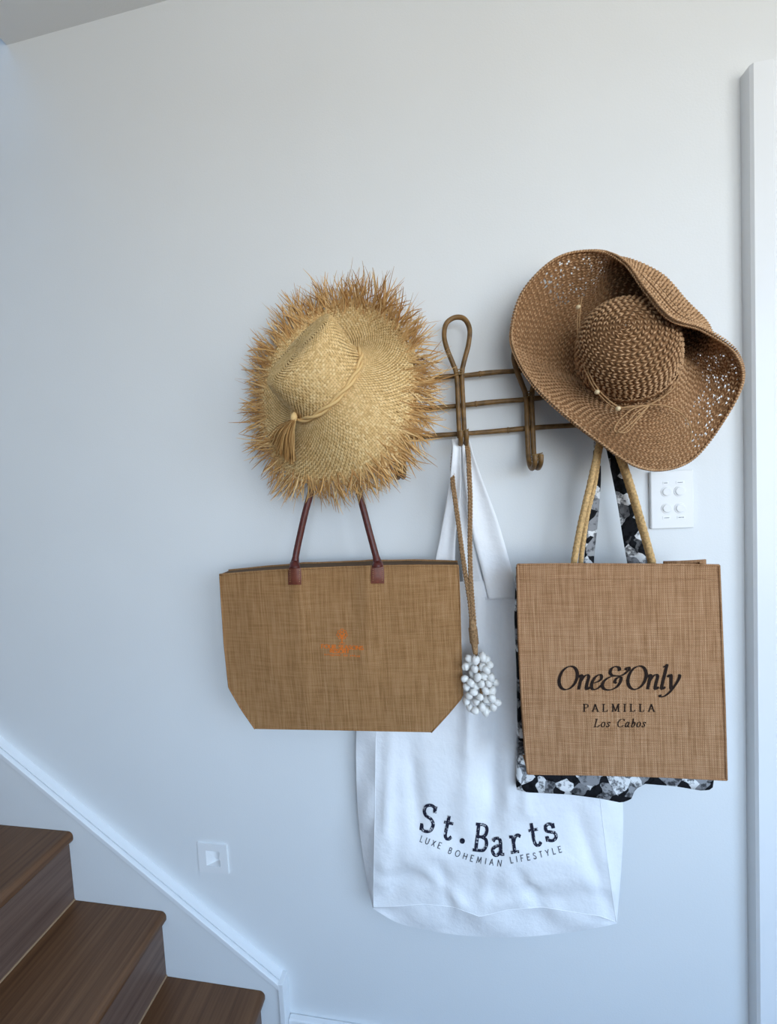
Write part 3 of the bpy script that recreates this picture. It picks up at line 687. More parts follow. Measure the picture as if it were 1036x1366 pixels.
def g_white(x, z):
    h = (z-(wc[2]-0.16))/0.55          # 0 at the base, 1 near the mouth
    h = max(0, min(1, h))
    y = -0.050+0.016*h
    y -= 0.006*math.sin(max(0, min(1, h*1.3))*math.pi)*math.cos((x-wc[0])/0.22*1.2)
    d = x-(wc[0]+0.000+0.03*h)                       # soft vertical fold in the middle
    y += 0.016*math.exp(-(d/0.020)**2)*min(1, h*2.2)
    d2 = x-(wc[0]+0.045-0.02*h); y -= 0.012*math.exp(-(d2/0.022)**2)*min(1, max(0, h*1.6-0.1))
    d3 = x-(wc[0]-0.06+0.05*h); y -= 0.008*math.exp(-(d3/0.02)**2)*min(1, h*2)
    y += 0.004*smooth_noise(x, z, 11, 3)+0.003*smooth_noise(x, z, 24, 4)*(1-h)
    # crumpled belly below the print
    y -= 0.016*math.exp(-((h-0.16)/0.09)**2)*(0.6+0.8*smooth_noise(x, z, 13, 8))
    y += 0.008*math.exp(-((h-0.05)/0.04)**2)*(0.5+smooth_noise(x*0.7, z, 26, 9))
    return max(-0.062, min(y+1.6*ridge(x, z), -0.012))
wb = thing('canvas_bag', 'large crumpled white canvas bag with worn dark lettering hanging from the middle hook', 'tote bag', P(650, 1235, -0.03))
Lw = [(556, 776), (530, 850), (508, 930), (501, 985), (500, 1080), (498.5, 1160), (498, 1210)]
Rw = [(690, 776), (742, 860), (782, 960), (796, 1030), (802, 1085), (810, 1150), (821.5, 1230)]
GW = bilerp_panel(Lw, Rw, [(556, 776), (620, 776), (660, 774), (690, 776)], [(498, 1210), (530, 1209), (565, 1206), (605, 1210), (640, 1223), (675, 1214), (722, 1210), (760, 1216), (800, 1222), (821.5, 1230)], 60, 72)
WP = panel_points(GW, g_white)
m = MB(); m.grid(WP); m.build('front_panel', M_canvas, wb)
def gusset(front, back_uv, yb, nseg=5):
    bk = cr([P(u, v, yb) for u, v in back_uv], 10); t = np.linspace(0, len(bk)-1, len(front))
    bk = np.array([bk[int(i)]*(1-(i-int(i)))+bk[min(len(bk)-1, int(i)+1)]*(i-int(i)) for i in t])
    rows = []
    for k in range(nseg+1):
        s = k/nseg
        rows.append([np.asarray(f)*(1-s)+b_*s+np.array((0, 0.005*math.sin(s*math.pi)*math.sin(i*0.35), 0)) for i, (f, b_) in enumerate(zip(front, bk))])
    return rows
m = MB(); m.grid(gusset([r[0] for r in WP], [(545, 776), (505, 850), (482, 930), (475, 985), (477, 1080), (486, 1155), (497, 1212)], -0.024)); m.build('side_gusset', M_canvas, wb)
m = MB(); m.grid(gusset([r[-1] for r in WP], [(694, 776), (760, 860), (808, 960), (826, 1030), (831, 1085), (829, 1150), (822.5, 1232)], -0.030)); m.build('side_gusset', M_canvas, wb)
m = MB(); m.grid(gusset(WP[-1], [(497, 1212), (530, 1231), (565, 1240), (600, 1246), (640, 1249.5), (680, 1250.5), (722, 1248), (760, 1243.5), (800, 1237), (822.5, 1232)], -0.040)); m.build('base_panel', M_canvas, wb)
bkp = [[np.array((p[0], -0.005, p[2])) for p in r[::6]] for r in WP[::6]]
m = MB(); m.grid(bkp); m.build('back_panel', M_canvas, wb)
m = MB(); m.tube(np.array([r[0] for r in WP[20:]]), 0.0006, 6); m.build('edge_seam', M_canvas, wb)
m = MB(); m.tube(np.array([r[-1] for r in WP[20:]]), 0.0006, 6); m.build('edge_seam', M_canvas, wb)
m = MB(); m.tube(np.array(WP[-1]), 0.0006, 6); m.build('edge_seam', M_canvas, wb)
m = MB(); hem = [S(u, v, g_white, -0.0016) for u, v in [(565+125*i/20, 797-1.5*i/20) for i in range(21)]]
hem0 = [S(u, v, g_white, -0.0016) for u, v in [(558+132*i/20, 776-0.3*i/20) for i in range(21)]]
m.grid([hem0, hem]); m.build('top_hem', M_canvas, wb)
def strap(name, mat, parent, cl, nc=9, fold=0.003, th=0.0012, ripple=2.0):
    """cl: list of (uL, vL, uR, vR, y) cross-sections; cloth band with a rolled profile"""
    q = cr(np.array(cl, float), 7); rows = []
    for i, (ul, vl, ur, vr, y) in enumerate(q):
        row = []
        for j in range(nc):
            s = j/(nc-1); yy = y-fold*math.sin(s*math.pi*ripple+i*0.05)
            row.append(P(ul+(ur-ul)*s, vl+(vr-vl)*s, yy))
        rows.append(row)
    m = MB(); m.grid(rows); o = m.build(name, mat, parent)
    sm = o.modifiers.new('solidify', 'SOLIDIFY'); sm.thickness = th; sm.offset = 0
    return o
strap('strap', M_canvas, wb, [(612, 584, 624, 583, -0.056), (615, 592, 627, 591, -0.063), (616.5, 606, 631, 606, -0.066), (618, 640, 643, 640, -0.060), (625, 690, 662, 690, -0.052), (637, 740, 677, 740, -0.046), (646, 775, 685, 772, -0.043), (652, 800, 689, 798, -0.042)])
strap('strap', M_canvas, wb, [(601, 586, 612, 586, -0.056), (602.5, 593, 613.5, 592, -0.064), (602.5, 606, 614.5, 606, -0.067), (598, 650, 614, 660, -0.056), (588, 710, 608, 710, -0.048), (578, 760, 606, 760, -0.044), (573, 800, 603, 800, -0.043)])
strap('strap', M_canvas, wb, [(607, 585, 615, 585, -0.050), (608, 594, 617, 594, -0.056), (609, 620, 617, 620, -0.058), (611, 660, 620, 660, -0.050), (613, 700, 625, 700, -0.042), (616, 760, 640, 760, -0.036), (620, 800, 650, 800, -0.036)], 7, 0.002)
# lettering
text_arc(wb, 'printed_lettering', [('S', 569, 1109.5, 9), ('t', 594, 1119, 12), ('.', 616.5, 1124.5, 10), ('B', 640, 1135.5, 7), ('a', 665, 1141, -2), ('r', 690, 1137, -8), ('t', 715, 1128.5, -10), ('s', 736.5, 1121.5, -12)], TYPE, g_white, M_ink_worn, 0.155, 0.11, 0.0, 29, 36)
def arc_items(txt, pts):
    q = cr(np.array(pts, float), 20); d = np.r_[0, np.cumsum(np.linalg.norm(np.diff(q, axis=0), axis=1))]; out = []
    n = len(txt)
    ws = [SANS[c][0] if c != ' ' else 0.6 for c in txt]; tr = 0.55; tot = sum(ws)+tr*(n-1); x = 0
    for c, w_ in zip(txt, ws):
        s = (x+w_/2)/tot*d[-1]; i = min(len(q)-2, int(np.searchsorted(d, s))); i = max(i, 1); t = (s-d[i-1])/(d[i]-d[i-1])
        p = q[i-1]+(q[i]-q[i-1])*t; tg = q[i]-q[i-1]
        if c != ' ': out.append((c, p[0], p[1], math.degrees(math.atan2(tg[1], tg[0]))))
        x += w_+tr
    return out
text_arc(wb, 'printed_lettering', arc_items('LUXE', [(559.5, 1122.5), (572, 1127), (587, 1132.5)]), SANS, g_white, M_ink_thin, 0.13, 0.12, 0.0, 7.2, 8.0)
text_arc(wb, 'printed_lettering', arc_items('BOHEMIAN', [(597, 1138), (630, 1149.5), (669, 1156)]), SANS, g_white, M_ink_thin, 0.13, 0.12, 0.0, 7.2, 8.0)
text_arc(wb, 'printed_lettering', arc_items('LIFESTYLE', [(681, 1151.5), (715, 1145.5), (750, 1136.5)]), SANS, g_white, M_ink_thin, 0.13, 0.12, 0.0, 7.2, 8.0)

# ---- black and white printed bag
pc = P(800, 1040, -0.066)
def g_pr(x, z): return -0.074+0.004*smooth_noise(x, z, 14, 5)-0.005*math.sin((x-pc[0])*60)*max(0, min(1, (pc[2]+0.06-z)/0.1))
pb = thing('printed_bag', 'black and white printed cloth bag hanging mostly hidden behind the jute shopper', 'tote bag', P(800, 1060, -0.062))
GP = bilerp_panel([(689, 772), (687, 830), (690, 900), (691, 970), (690, 1010), (689, 1053)], [(948, 772), (950, 850), (952, 950), (954, 1000), (953, 1030), (950, 1050)], [(689, 772), (948, 772)], [(689, 1055), (702, 1058.5), (760, 1061), (800, 1066), (828, 1071.5), (841, 1067), (847, 1053), (860, 1046), (900, 1049), (935, 1054.5), (947, 1053), (950, 1050)], 48, 30)
PP = panel_points(GP, g_pr)
m = MB(); m.grid(PP); o = m.build('front_panel', M_print, pb); q = o.modifiers.new('solidify', 'SOLIDIFY'); q.thickness = 0.0015; q.offset = 0
m = MB(); m.grid([[p+np.array((0, 0.010, 0.004)) for p in r] for r in PP]); m.build('back_panel', M_print, pb)
m = MB(); m.grid([[p for p in PP[-1]], [p+np.array((0, 0.010, 0.004)) for p in PP[-1]]]); m.build('base_hem', M_print, pb)
m = MB(); m.grid([[r[0] for r in PP], [r[0]+np.array((0, 0.010, 0.004)) for r in PP]]); m.build('side_seam', M_print, pb)
strap('strap', M_print, pb, [(792, 585, 800, 585, -0.058), (791, 602, 800, 602, -0.066), (790, 640, 801, 640, -0.068), (784, 695, 797, 695, -0.070), (779, 745, 792, 745, -0.071), (776, 785, 791, 785, -0.073)], 6, 0.001, 0.0012, 1.0)
strap('strap', M_print, pb, [(803, 580, 812, 580, -0.058), (808, 598, 822, 598, -0.066), (815, 630, 833, 628, -0.068), (823, 670, 846, 668, -0.070), (831, 720, 858, 716, -0.070), (838, 760, 868, 756, -0.072), (842, 785, 872, 782, -0.073)], 8, 0.002, 0.0012, 1.0)

# ---- right jute shopper
jc = P(830, 900, -0.13)
def g_shop(x, z):
    h = (z-(jc[2]-0.18))/0.37; h = max(0, min(1, h))
    y = -0.132-0.004*math.cos((x-jc[0])/0.17*1.4)+0.006*(h)
    y += 0.0022*smooth_noise(x, z, 10, 6)+0.0010*smooth_noise(x*3, z, 9, 7)
    d = x-(jc[0]+0.04-0.16*(0.5-h)); y -= 0.0020*math.exp(-(d/0.014)**2)*h
    return y
shop = thing('jute_shopper', 'square jute shopper with rope handles and large dark serif lettering', 'tote bag', P(832, 1036, -0.11))
GS = bilerp_panel([(690, 753), (692, 850), (697, 950), (703.5, 1032)], [(958.5, 754), (962.5, 850), (966, 950), (968.5, 1040)], [(690, 753), (760, 752.5), (870, 753), (958.5, 754)], [(703.5, 1032), (790, 1033), (880, 1035.5), (968.5, 1040)], 44, 44)
SP = panel_points(GS, g_shop)
m = MB(); m.grid(SP); m.build('front_panel', M_jute_r, shop)
YB2 = -0.090
m = MB(); m.grid([[np.array((p[0]+0.004, p[1]*(1-k/4)+YB2*k/4, p[2])) if False else np.array((p[0]+0.016*math.sin(k/4*math.pi)*(0.4+0.6*i/44)+0.001*k, p[1]*(1-k/4)+YB2*k/4, p[2]-0.014*k/4)) for i, p in enumerate([r[0] for r in SP])] for k in range(5)]); m.build('side_gusset', M_jute_r, shop)
m = MB(); m.grid([[np.array((p[0]-0.016*math.sin(k/4*math.pi), p[1]*(1-k/4)+YB2*k/4, p[2])) for p in [r[-1] for r in SP]] for k in range(5)]); m.build('side_gusset', M_jute_r, shop)
m = MB(); m.grid([[np.array((p[0], p[1]*(1-k/3)+YB2*k/3, p[2]+0.004*k/3)) for p in SP[-1]] for k in range(4)]); m.build('base_panel', M_jute_r, shop)
m = MB(); m.grid([[np.array((p[0]+0.004, YB2, p[2]-0.012)) for p in r[::4]] for r in SP[::4]]); m.build('back_panel', M_jute_r, shop)
for rr_ in ([r[0] for r in SP], [r[-1] for r in SP], SP[-1], SP[0]):
    m = MB(); m.tube(np.array(rr_), 0.0019, 6); m.build('bound_edge', M_jute_r, shop)
bt = [P(u, v, YB2) for u, v in ((884, 748.5), (905, 748), (925, 747), (940, 746))]
m = MB(); m.grid([bt, [p-np.array((0, 0.0, 0.02)) for p in bt]]); o = m.build('back_rim', M_jute_r, shop); q = o.modifiers.new('solidify', 'SOLIDIFY'); q.thickness = 0.003
m = MB(); m.grid([[p+np.array((0, 0.002, -0.006)) for p in SP[0]], [np.array((p[0], YB2, p[2]-0.014)) for p in SP[0]]]); m.build('lining', M_lining, shop)
seam = [S(690+269*i/40, 772.5+0.6*math.sin(i), g_shop, -0.0003) for i in range(41)]
m = MB(); m.tube(np.array(seam), 0.0006, 4); m.build('stitch_line', M_lining if False else M_jute_r, shop)
def rope(name, pts, r=0.0062):
    path = cr([P(u, v, y) for u, v, y in pts], 8)
    m = MB(); m.tube(path, r, 10); o = m.build(name, M_rope, shop)
    # twisted lay
    T = np.gradient(path, axis=0); T /= np.linalg.norm(T, axis=1)[:, None]
    d = np.r_[0, np.cumsum(np.linalg.norm(np.diff(path, axis=0), axis=1))]
    s = np.linspace(0, d[-1], int(d[-1]/0.0018)); c3 = np.c_[[np.interp(s, d, path[:, k]) for k in range(3)]].T
    t3 = np.c_[[np.interp(s, d, T[:, k]) for k in range(3)]].T
    for k in range(3):
        hel = []
        for i in range(len(s)):
            a = nrm(np.cross(t3[i], (0, 1, 0.01))); b_ = np.cross(t3[i], a); w = s[i]/0.028*2*math.pi+k*2*math.pi/3
            hel.append(c3[i]+(a*math.cos(w)+b_*math.sin(w))*r*0.45)
        mm = MB(); mm.tube(np.array(hel), r*0.66, 6); mm.build('rope_strand', M_rope, o)
    return o
rope('rope_handle', [(763, 772, -0.112), (764.5, 756, -0.114), (770, 722, -0.113), (777.5, 685, -0.108), (787, 645, -0.098), (796, 605, -0.088), (802, 582, -0.078), (812, 578, -0.074), (821, 590, -0.082), (833, 622, -0.093), (845, 660, -0.103), (857, 702, -0.113), (868, 742, -0.115), (871, 757, -0.114), (872, 772, -0.112)], 0.0050)
rope('rope_handle', [(774, 768, -0.096), (774.5, 750, -0.096), (778, 720, -0.092), (783.5, 685, -0.086), (793, 645, -0.080), (799, 605, -0.076), (806, 584, -0.070), (813, 584, -0.070), (823, 606, -0.078), (838, 650, -0.082), (853, 700, -0.086), (866, 745, -0.096), (869, 766, -0.096)], 0.0040)
text_line(shop, 'printed_lettering', 'One&Only', ITAL, (741, 920), (903, 919.5), 31, g_shop, M_ink_dark, 0.135, 0.040, 0.25, shear=0.22, track=-0.02)
text_line(shop, 'printed_lettering', 'PALMILLA', ROM, (777, 949.5), (874, 949.5), 10.3, g_shop, M_ink_dark, 0.15, 0.055, 0.3, track=0.32)
text_line(shop, 'printed_lettering', 'Los Cabos', ITAL, (791, 970), (860.5, 970), 10.8, g_shop, M_ink_dark, 0.12, 0.05, 0.25, shear=0.22, track=0.14)

# ------------------------------------------------------------------ shell tassel
tas = thing('shell_tassel', 'cluster of small white shells on a plaited jute cord before the white bag', 'hanging ornament', P(640, 955, -0.092))
def braid(pts, r_s, amp, pitch, name):
    path = cr([P(u, v, y) for u, v, y in pts], 12)
    d = np.r_[0, np.cumsum(np.linalg.norm(np.diff(path, axis=0), axis=1))]; s = np.linspace(0, d[-1], int(d[-1]/0.0016))
    c3 = np.array([np.interp(s, d, path[:, k]) for k in range(3)]).T; T = np.gradient(c3, axis=0); T /= np.linalg.norm(T, axis=1)[:, None]
    root = None
    for k in range(3):
        q = []
        for i in range(len(s)):
            a = nrm(np.cross(T[i], (0, 1, 0.02))); b_ = np.cross(T[i], a); w = s[i]/pitch*2*math.pi+k*2*math.pi/3
            q.append(c3[i]+a*amp*math.sin(w)+b_*amp*0.5*math.sin(2*w))
        m = MB(); m.tube(np.array(q), r_s, 6)
        if root is None: root = m.build(name, M_cord, tas)
        else: m.build('strand', M_cord, root)
braid([(606, 596, -0.052), (604, 616, -0.054), (603.5, 640, -0.062), (607, 668, -0.074), (611, 697, -0.082), (616, 735, -0.084), (620, 762, -0.086), (626, 800, -0.088), (629, 828, -0.090), (631, 845, -0.090)], 0.0021, 0.0028, 0.019, 'plaited_cord')
braid([(620, 590, -0.058), (624, 602, -0.070), (625.5, 630, -0.082), (627, 668, -0.084), (626.5, 727, -0.086), (627.5, 768, -0.088), (630, 806, -0.090), (632, 830, -0.091), (632.5, 846, -0.090)], 0.0021, 0.0028, 0.019, 'plaited_cord')
cpt = [P(629, 826, -0.09), P(630.5, 838, -0.09), P(631.5, 848, -0.09), P(632.5, 858, -0.09), P(634, 872, -0.09)]
m = MB(); m.tube(cr(cpt, 6), cr(np.array([[0.0050], [0.0072], [0.0078], [0.0066], [0.0046]]), 6)[:, 0], 10); bd = m.build('binding', M_cord, tas)
ax = nrm(cpt[3]-cpt[1]); q = []
for i in range(150):
    t = i/149; w = t*2*math.pi*12; c3 = cpt[1]*(1-t)+cpt[3]*t+(np.array((1, 0, 0))*math.cos(w)+np.array((0, 1, 0))*math.sin(w))*0.0078
    q.append(c3)
m = MB(); m.tube(np.array(q), 0.0009, 5); m.build('wrap_twine', M_cord, bd)
core = [P(634, 866, -0.088), P(640, 905, -0.088), P(643, 946, -0.088)]
m = MB(); m.tube(cr(core, 6), 0.003, 6); m.build('core_cord', M_cord, tas)
def shell_mesh():
    nu, nv = 24, 16; vs = []; fs = []
    for i in range(nv+1):
        th = math.pi*i/nv
        for j in range(nu):
            ph = 2*math.pi*j/nu
            r = 1.0+0.10*math.cos(ph-th*1.6)*math.sin(th)+0.06*math.cos(2*ph)*math.sin(th)
            x = r*math.sin(th)*math.cos(ph); y = r*math.sin(th)*math.sin(ph); z = 0.92*math.cos(th)
            if abs(y) < 0.3 and x > 0: x -= 0.30*(1-abs(y)/0.3)*math.sin(th)**2   # slit mouth
            vs.append((x, y, z))
    for i in range(nv):
        for j in range(nu): fs.append((i*nu+j, i*nu+(j+1) % nu, (i+1)*nu+(j+1) % nu, (i+1)*nu+j))
    me = bpy.data.meshes.new('shell'); me.from_pydata(vs, [], fs); me.polygons.foreach_set('use_smooth', [True]*len(fs)); me.materials.append(M_shell); me.update(); return me
SM = shell_mesh()
spots = [(625, 878, 0), (634, 880, -1), (644, 877, 0), (621, 889, 0), (633, 892, -1), (643, 889, 0), (653, 887, 0), (628, 885, 1), (649, 894, -1), (620, 905, 0), (628, 911, -1), (637, 903, -1), (645, 902, 0), (655, 903, 0), (634, 915, 0), (642, 913, -1), (652, 912, 0), (660, 910, 1), (622, 917, 0), (631, 923, -1), (625, 928, 0), (648, 922, -1), (656, 922, 0), (640, 930, -1), (649, 933, 0), (622, 936, 1), (635, 936, 0), (656, 931, -1), (663, 937, -1), (627, 944, 0), (634, 948, -1), (643, 944, -1), (650, 946, 0), (658, 942, -1), (640, 939, 1), (647, 953-4, -1), (631, 899, 1), (649, 880, 1)]
ot = ORG[tas.name]
for (u, v, dl) in spots:
    p = P(u, v, -0.095+0.007*dl)
    o = bpy.data.objects.new('shell', SM); COL.objects.link(o); o.parent = tas; o.location = [float(x) for x in (p-ot)]
    k = random.uniform(0.0076, 0.0092); o.scale = (k, k*0.9, k*0.92); o.rotation_euler = (random.uniform(0, 6.3), random.uniform(0, 6.3), random.uniform(0, 6.3))

# ------------------------------------------------------------------ hats: shared machinery
class Brim:
    """surface between a base ring and a rim given at stations; p(phi, t)"""
    def __init__(s, base, mid, rim, n=360):
        k = n//len(base); s.n = k*len(base)
        s.b = cr(np.array(base), k, True); s.r = cr(np.array(rim), k, True); md = cr(np.array(mid), k, True)
        s.c = 2*md-0.5*(s.b+s.r)
    def p(s, f, t):
        x = (f % 1.0)*s.n; i = int(x) % s.n; j = (i+1) % s.n; a = x-int(x)
        b, c, r = (q[i]*(1-a)+q[j]*a for q in (s.b, s.c, s.r))
        return b*(1-t)**2+c*2*t*(1-t)+r*t*t
    def frame(s, f, t):
        e = 0.004; p = s.p(f, t); df = nrm(s.p(f+e, t)-s.p(f-e, t)); dt = nrm(s.p(f, min(1.02, t+0.02))-s.p(f, t-0.02))
        n = nrm(np.cross(df, dt)); 
        return p, df, dt, n
class Crown:
    def __init__(s, C, N, A, prof, ea=1.0, eb=1.0, dent=0.0, pinch=0.0, shear=0.0, sa=1.0, sb=1.0):
        s.C = C; s.sa = sa; s.sb = sb; s.pinch = pinch; s.shear = shear; s.H = prof[-1][0]; s.N = nrm(N); s.A = nrm(A-s.N*(A @ s.N)); s.B = np.cross(s.N, s.A); s.pr = np.array(prof); s.ea, s.eb, s.dent = ea, eb, dent
    def p(s, f, t):
        x = t*(len(s.pr)-1); i = min(len(s.pr)-2, int(x)); a = x-i
        h, r = s.pr[i]*(1-a)+s.pr[i+1]*a; w = 2*math.pi*f
        h -= s.dent*max(0, 1-(r/0.05)**2) if t > 0.7 else 0
        q = (h/s.H)**2; return s.C+s.N*h+s.A*(r*s.sa*(1+s.ea*q)*math.cos(w)+s.shear*q)+s.B*r*s.sb*(1-s.pinch*q)*math.sin(w)
    def frame(s, f, t):
        p = s.p(f, t); df = nrm(s.p(f+0.004, t)-s.p(f-0.004, t)); dt = nrm(s.p(f, min(0.999, t+0.01))-s.p(f, max(0.0, t-0.01)))
        return p, df, dt, nrm(np.cross(df, dt))
def sheet(surf, nf, nt_, off=0.0, t0=0, t1=1, flip=1, keep=None):
    m = MB()
    for i in range(nt_+1):
        for j in range(nf):
            p, df, dt, n = surf.frame(j/nf, t0+(t1-t0)*i/nt_); m.vert(p+n*off*flip)
    for i in range(nt_):
        for j in range(nf):
            if keep is None or keep(j/nf, t0+(t1-t0)*i/nt_): m.f.append((i*nf+j, i*nf+(j+1) % nf, (i+1)*nf+(j+1) % nf, (i+1)*nf+j))
    return m

# ------------------------------------------------------------------ raffia hat (left)
C0 = P(437, 514, -0.112); N0 = nrm((-0.46, -0.70, 0.55)); A0 = nrm(np.array((0.72, 0.0, 0.69))-N0*(np.array((0.72, 0.0, 0.69)) @ N0)); B0 = np.cross(N0, A0)
if (B0 @ np.array((1, -1, -1))) < 0: SGN = -1
else: SGN = 1
R0 = 0.083
def ring(theta_img, r=R0, h=0.0, C=None, N=None, A=None, Bv=None):
    psi = math.radians(45-theta_img)
    return C0+N0*h+r*(A0*math.cos(psi)+SGN*B0*math.sin(psi))
raf = thing('raffia_hat', 'pale raffia sun hat with a wide frayed brim hanging over the tote handles', 'hat', P(455, 560, -0.05))
rim_px = [(0, 562, 520, -.105), (30, 550, 458, -.090), (60, 514, 412, -.065), (90, 462, 398, -.048), (120, 408, 418, -.036), (150, 364, 460, -.030), (180, 346, 518, -.030), (210, 350, 575, -.045), (240, 377, 632, -.080), (270, 438, 648, -.112), (300, 500, 634, -.130), (330, 547, 584, -.125)]
base_s, mid_s, rim_s = [], [], []
for th, u, v, y in rim_px:
    b_ = ring(th); r_ = P(u, v, y); mdp = (b_+r_)/2
    dep = {30: .016, 60: .026, 90: .020, 0: .004, 120: .012, 270: -.004, 300: -.010, 330: -.008, 240: .0}.get(th, 0.0)
    mdp = mdp+np.array((0, dep, 0)); base_s.append(b_); mid_s.append(mdp); rim_s.append(r_)
RB = Brim(base_s, mid_s, rim_s)
flipR = 1 if RB.frame(0.9, 0.5)[3][1] < 0 else -1
m = sheet(RB, 144, 14, -0.0012, 0, 0.93, flipR); m.build('brim', M_raffia_base, raf)
def weave(surf, nw, ns, t0, t1, flip, name, mat, parent, bulge=0.0011, skip=0.0):
    """basket weave: in each cell either the radial or the ring strip lies on top, arched over its neighbours"""
    m = MB(); dtt = (t1-t0)/ns
    for j in range(ns):
        for i in range(nw):
            if t1 > 0.9 and j > ns-4 and random.random() < skip: continue
            rad = (i+j) % 2 == 0; f0, t_0 = (i+0.5)/nw, t0+(j+0.5)*dtt
            f0 += 0.06/nw*random.gauss(0, 1); wob = 0.0025*math.sin(f0*31+j*0.7)
            la, lb = (0.37, 0.70) if rad else (0.70, 0.37)      # half-extents across / along
            rows = []
            for a in (-1, 0, 1):
                r_ = []
                for b_ in (-1, 1):
                    df_, dt_ = (b_*la, a*lb) if rad else (a*la, b_*lb)
                    p, e1, e2, n = surf.frame(f0+df_/nw, min(max(t_0+dt_*dtt+wob, 0.001), 0.998)) if a == 0 and b_ == -1 else (surf.p(f0+df_/nw, min(max(t_0+dt_*dtt+wob, 0.001), 0.998)), 0, 0, None)
                    r_.append((p, n))
                rows.append(r_)
            nn_ = rows[1][0][1]*flip; b0 = len(m.v)
            for a, r_ in zip((-1, 0, 1), rows):
                for p, n in r_: m.vert(p+nn_*(bulge if a == 0 else -0.0004))
            m.f += [(b0, b0+1, b0+3, b0+2), (b0+2, b0+3, b0+5, b0+4)]
    return m.build(name, mat, parent, kind='stuff')
bo = [o for o in raf.children if o.name.startswith('brim')][0]
weave(RB, 232, 29, 0.0, 0.99, flipR, 'brim_weave', M_raffia, bo, 0.0017, 0.35)
# crown
prof = [(-0.010, R0), (0.0, R0), (0.012, R0*0.985), (0.025, R0*0.965), (0.04, R0*0.945), (0.055, R0*0.925), (0.068, R0*0.90), (0.078, R0*0.86), (0.083, R0*0.80), (0.085, R0*0.70), (0.0855, R0*0.5), (0.0855, R0*0.25), (0.0855, 0.001)]
RC = Crown(C0, N0, A0, prof, 0.16, 1, 0, 0.36, 0.008)
flipC = 1 if (RC.frame(0.25, 0.3)[3] @ (RC.p(0.25, 0.3)-C0)) > 0 else -1
m = sheet(RC, 96, 36, -0.0012, 0, 0.9999, flipC); cro = m.build('crown', M_raffia_base, raf)
weave(RC, 124, 42, 0.0, 0.985, flipC, 'crown_weave', M_raffia, cro, 0.0013)
# twisted band
for k in range(2):
    q = []
    for i in range(241):
        w = 2*math.pi*i/240; ww = w*7+k*math.pi
        rr_ = R0+0.0035+0.0022*math.cos(ww); hh = 0.006+0.0030*math.sin(ww)
        q.append(C0+N0*hh+rr_*(A0*math.cos(w)+SGN*B0*math.sin(w)))
    m = MB(); m.tube(np.array(q[:-1]), 0.0029, 7, closed=True); m.build('hat_band', M_raffia, raf)
# tassel of raffia ends on the band
kn = P(392, 556, -0.150)
m = MB(); m.tube(cr([kn+np.array((0.002, 0, 0.008)), kn, kn+np.array((-0.002, 0, -0.008))], 5), cr(np.array([[0.003], [0.0065], [0.0045]]), 5)[:, 0], 10); kno = m.build('tassel_knot', M_raffia, raf)
m = MB()
for i in range(210):
    a = random.random(); eu = 359+34*a+random.uniform(-2, 2); ev = 592+26*a**0.7+random.uniform(-6, 5)-(8 if a < 0.2 else 0)
    e_ = P(eu, ev, -0.135+random.uniform(-0.022, 0.010)); s_ = kn+np.array((random.uniform(-.003, .003), random.uniform(-.004, .003), -0.004))
    mid = (s_+e_)/2+np.array((random.uniform(-.003, .003), random.uniform(-.012, -.002), random.uniform(0.0, .004)))
    pt = cr([s_, mid, e_], 4); an = random.random()*3.14; m.ribbon(pt, [0.0014]*3+[0.0017]*(len(pt)-3), np.array((math.cos(an), math.sin(an), 0)))
m.build('tassel_strands', M_tassel, raf, kind='stuff')
# frayed edge
m = MB()
def fringe(f, t0, L, wv, wid, spread, lift, skew=0.0):
    p, df, dt, n = RB.frame(f, t0); n = n*flipR
    d = nrm(dt+df*random.gauss(skew, spread)+n*random.gauss(lift, 0.16)); pts = [p+n*random.uniform(-0.001, 0.0022)]; k = 6
    wv *= 1.25; cur = df*random.gauss(0, wv)+n*random.gauss(0, wv)+np.array((0, 0, -0.10))*random.random()
    for i in range(1, k+1):
        d = nrm(d+cur/k); q = pts[-1]+d*L/k
        if q[1] > -0.004: q[1] = -0.004; d[1] = min(d[1], 0)
        pts.append(q)
    sd = nrm(np.cross(d, n)+n*random.gauss(0, 0.5)); m.ribbon(pts, [wid, wid, wid, wid, wid*0.9, wid*0.7, wid*0.25], sd)
ncl = 190
for c_ in range(ncl):
    fc = (c_+random.uniform(-.4, .4))/ncl; Lc = random.uniform(0.036, 0.074); dc = random.gauss(0, 0.28); lc = random.gauss(0.02, 0.12)
    for i in range(random.randint(6, 10)):
        fringe(fc+random.gauss(0, 0.35)/ncl, random.uniform(0.80, 0.97), Lc*random.uniform(0.7, 1.15), 0.30, random.uniform(0.0012, 0.0026), 0.24, lc, dc)
for i in range(420):
    fringe(random.random(), random.uniform(0.84, 0.97), random.uniform(0.02, 0.045), 0.4, random.uniform(0.0010, 0.0020), 0.4, 0.0)
for i in range(300):
    fringe(random.random(), random.uniform(0.62, 0.9), random.uniform(0.03, 0.06), 0.5, random.uniform(0.0009, 0.0016), 0.35, 0.14)
for i in range(60):
    fringe(random.random(), 0.95, random.uniform(0.055, 0.075), 0.8, 0.0010, 0.6, 0.05)
m.build('frayed_edge', M_fringe, raf, kind='stuff')

# ------------------------------------------------------------------ crochet hat (right)
cro_t = thing('crochet_hat', 'brown crocheted paper-straw sun hat with a floppy folded brim and beaded cord', 'hat', P(835, 560, -0.05))
C1 = P(834, 482, -0.092); N1 = nrm((-0.38, -0.87, 0.30)); A1 = nrm(np.array((0.94, 0, 0.34))-N1*(np.array((0.94, 0, 0.34)) @ N1)); B1 = np.cross(N1, A1)
if B1[2] < 0: B1 = -B1
R1 = 0.0765
EA, EB = 0.93, 1.17
def ring1(th, r=R1, h=0.0): w = math.radians(th-14); return C1+N1*h+r*(A1*EA*math.cos(w)+B1*EB*math.sin(w))
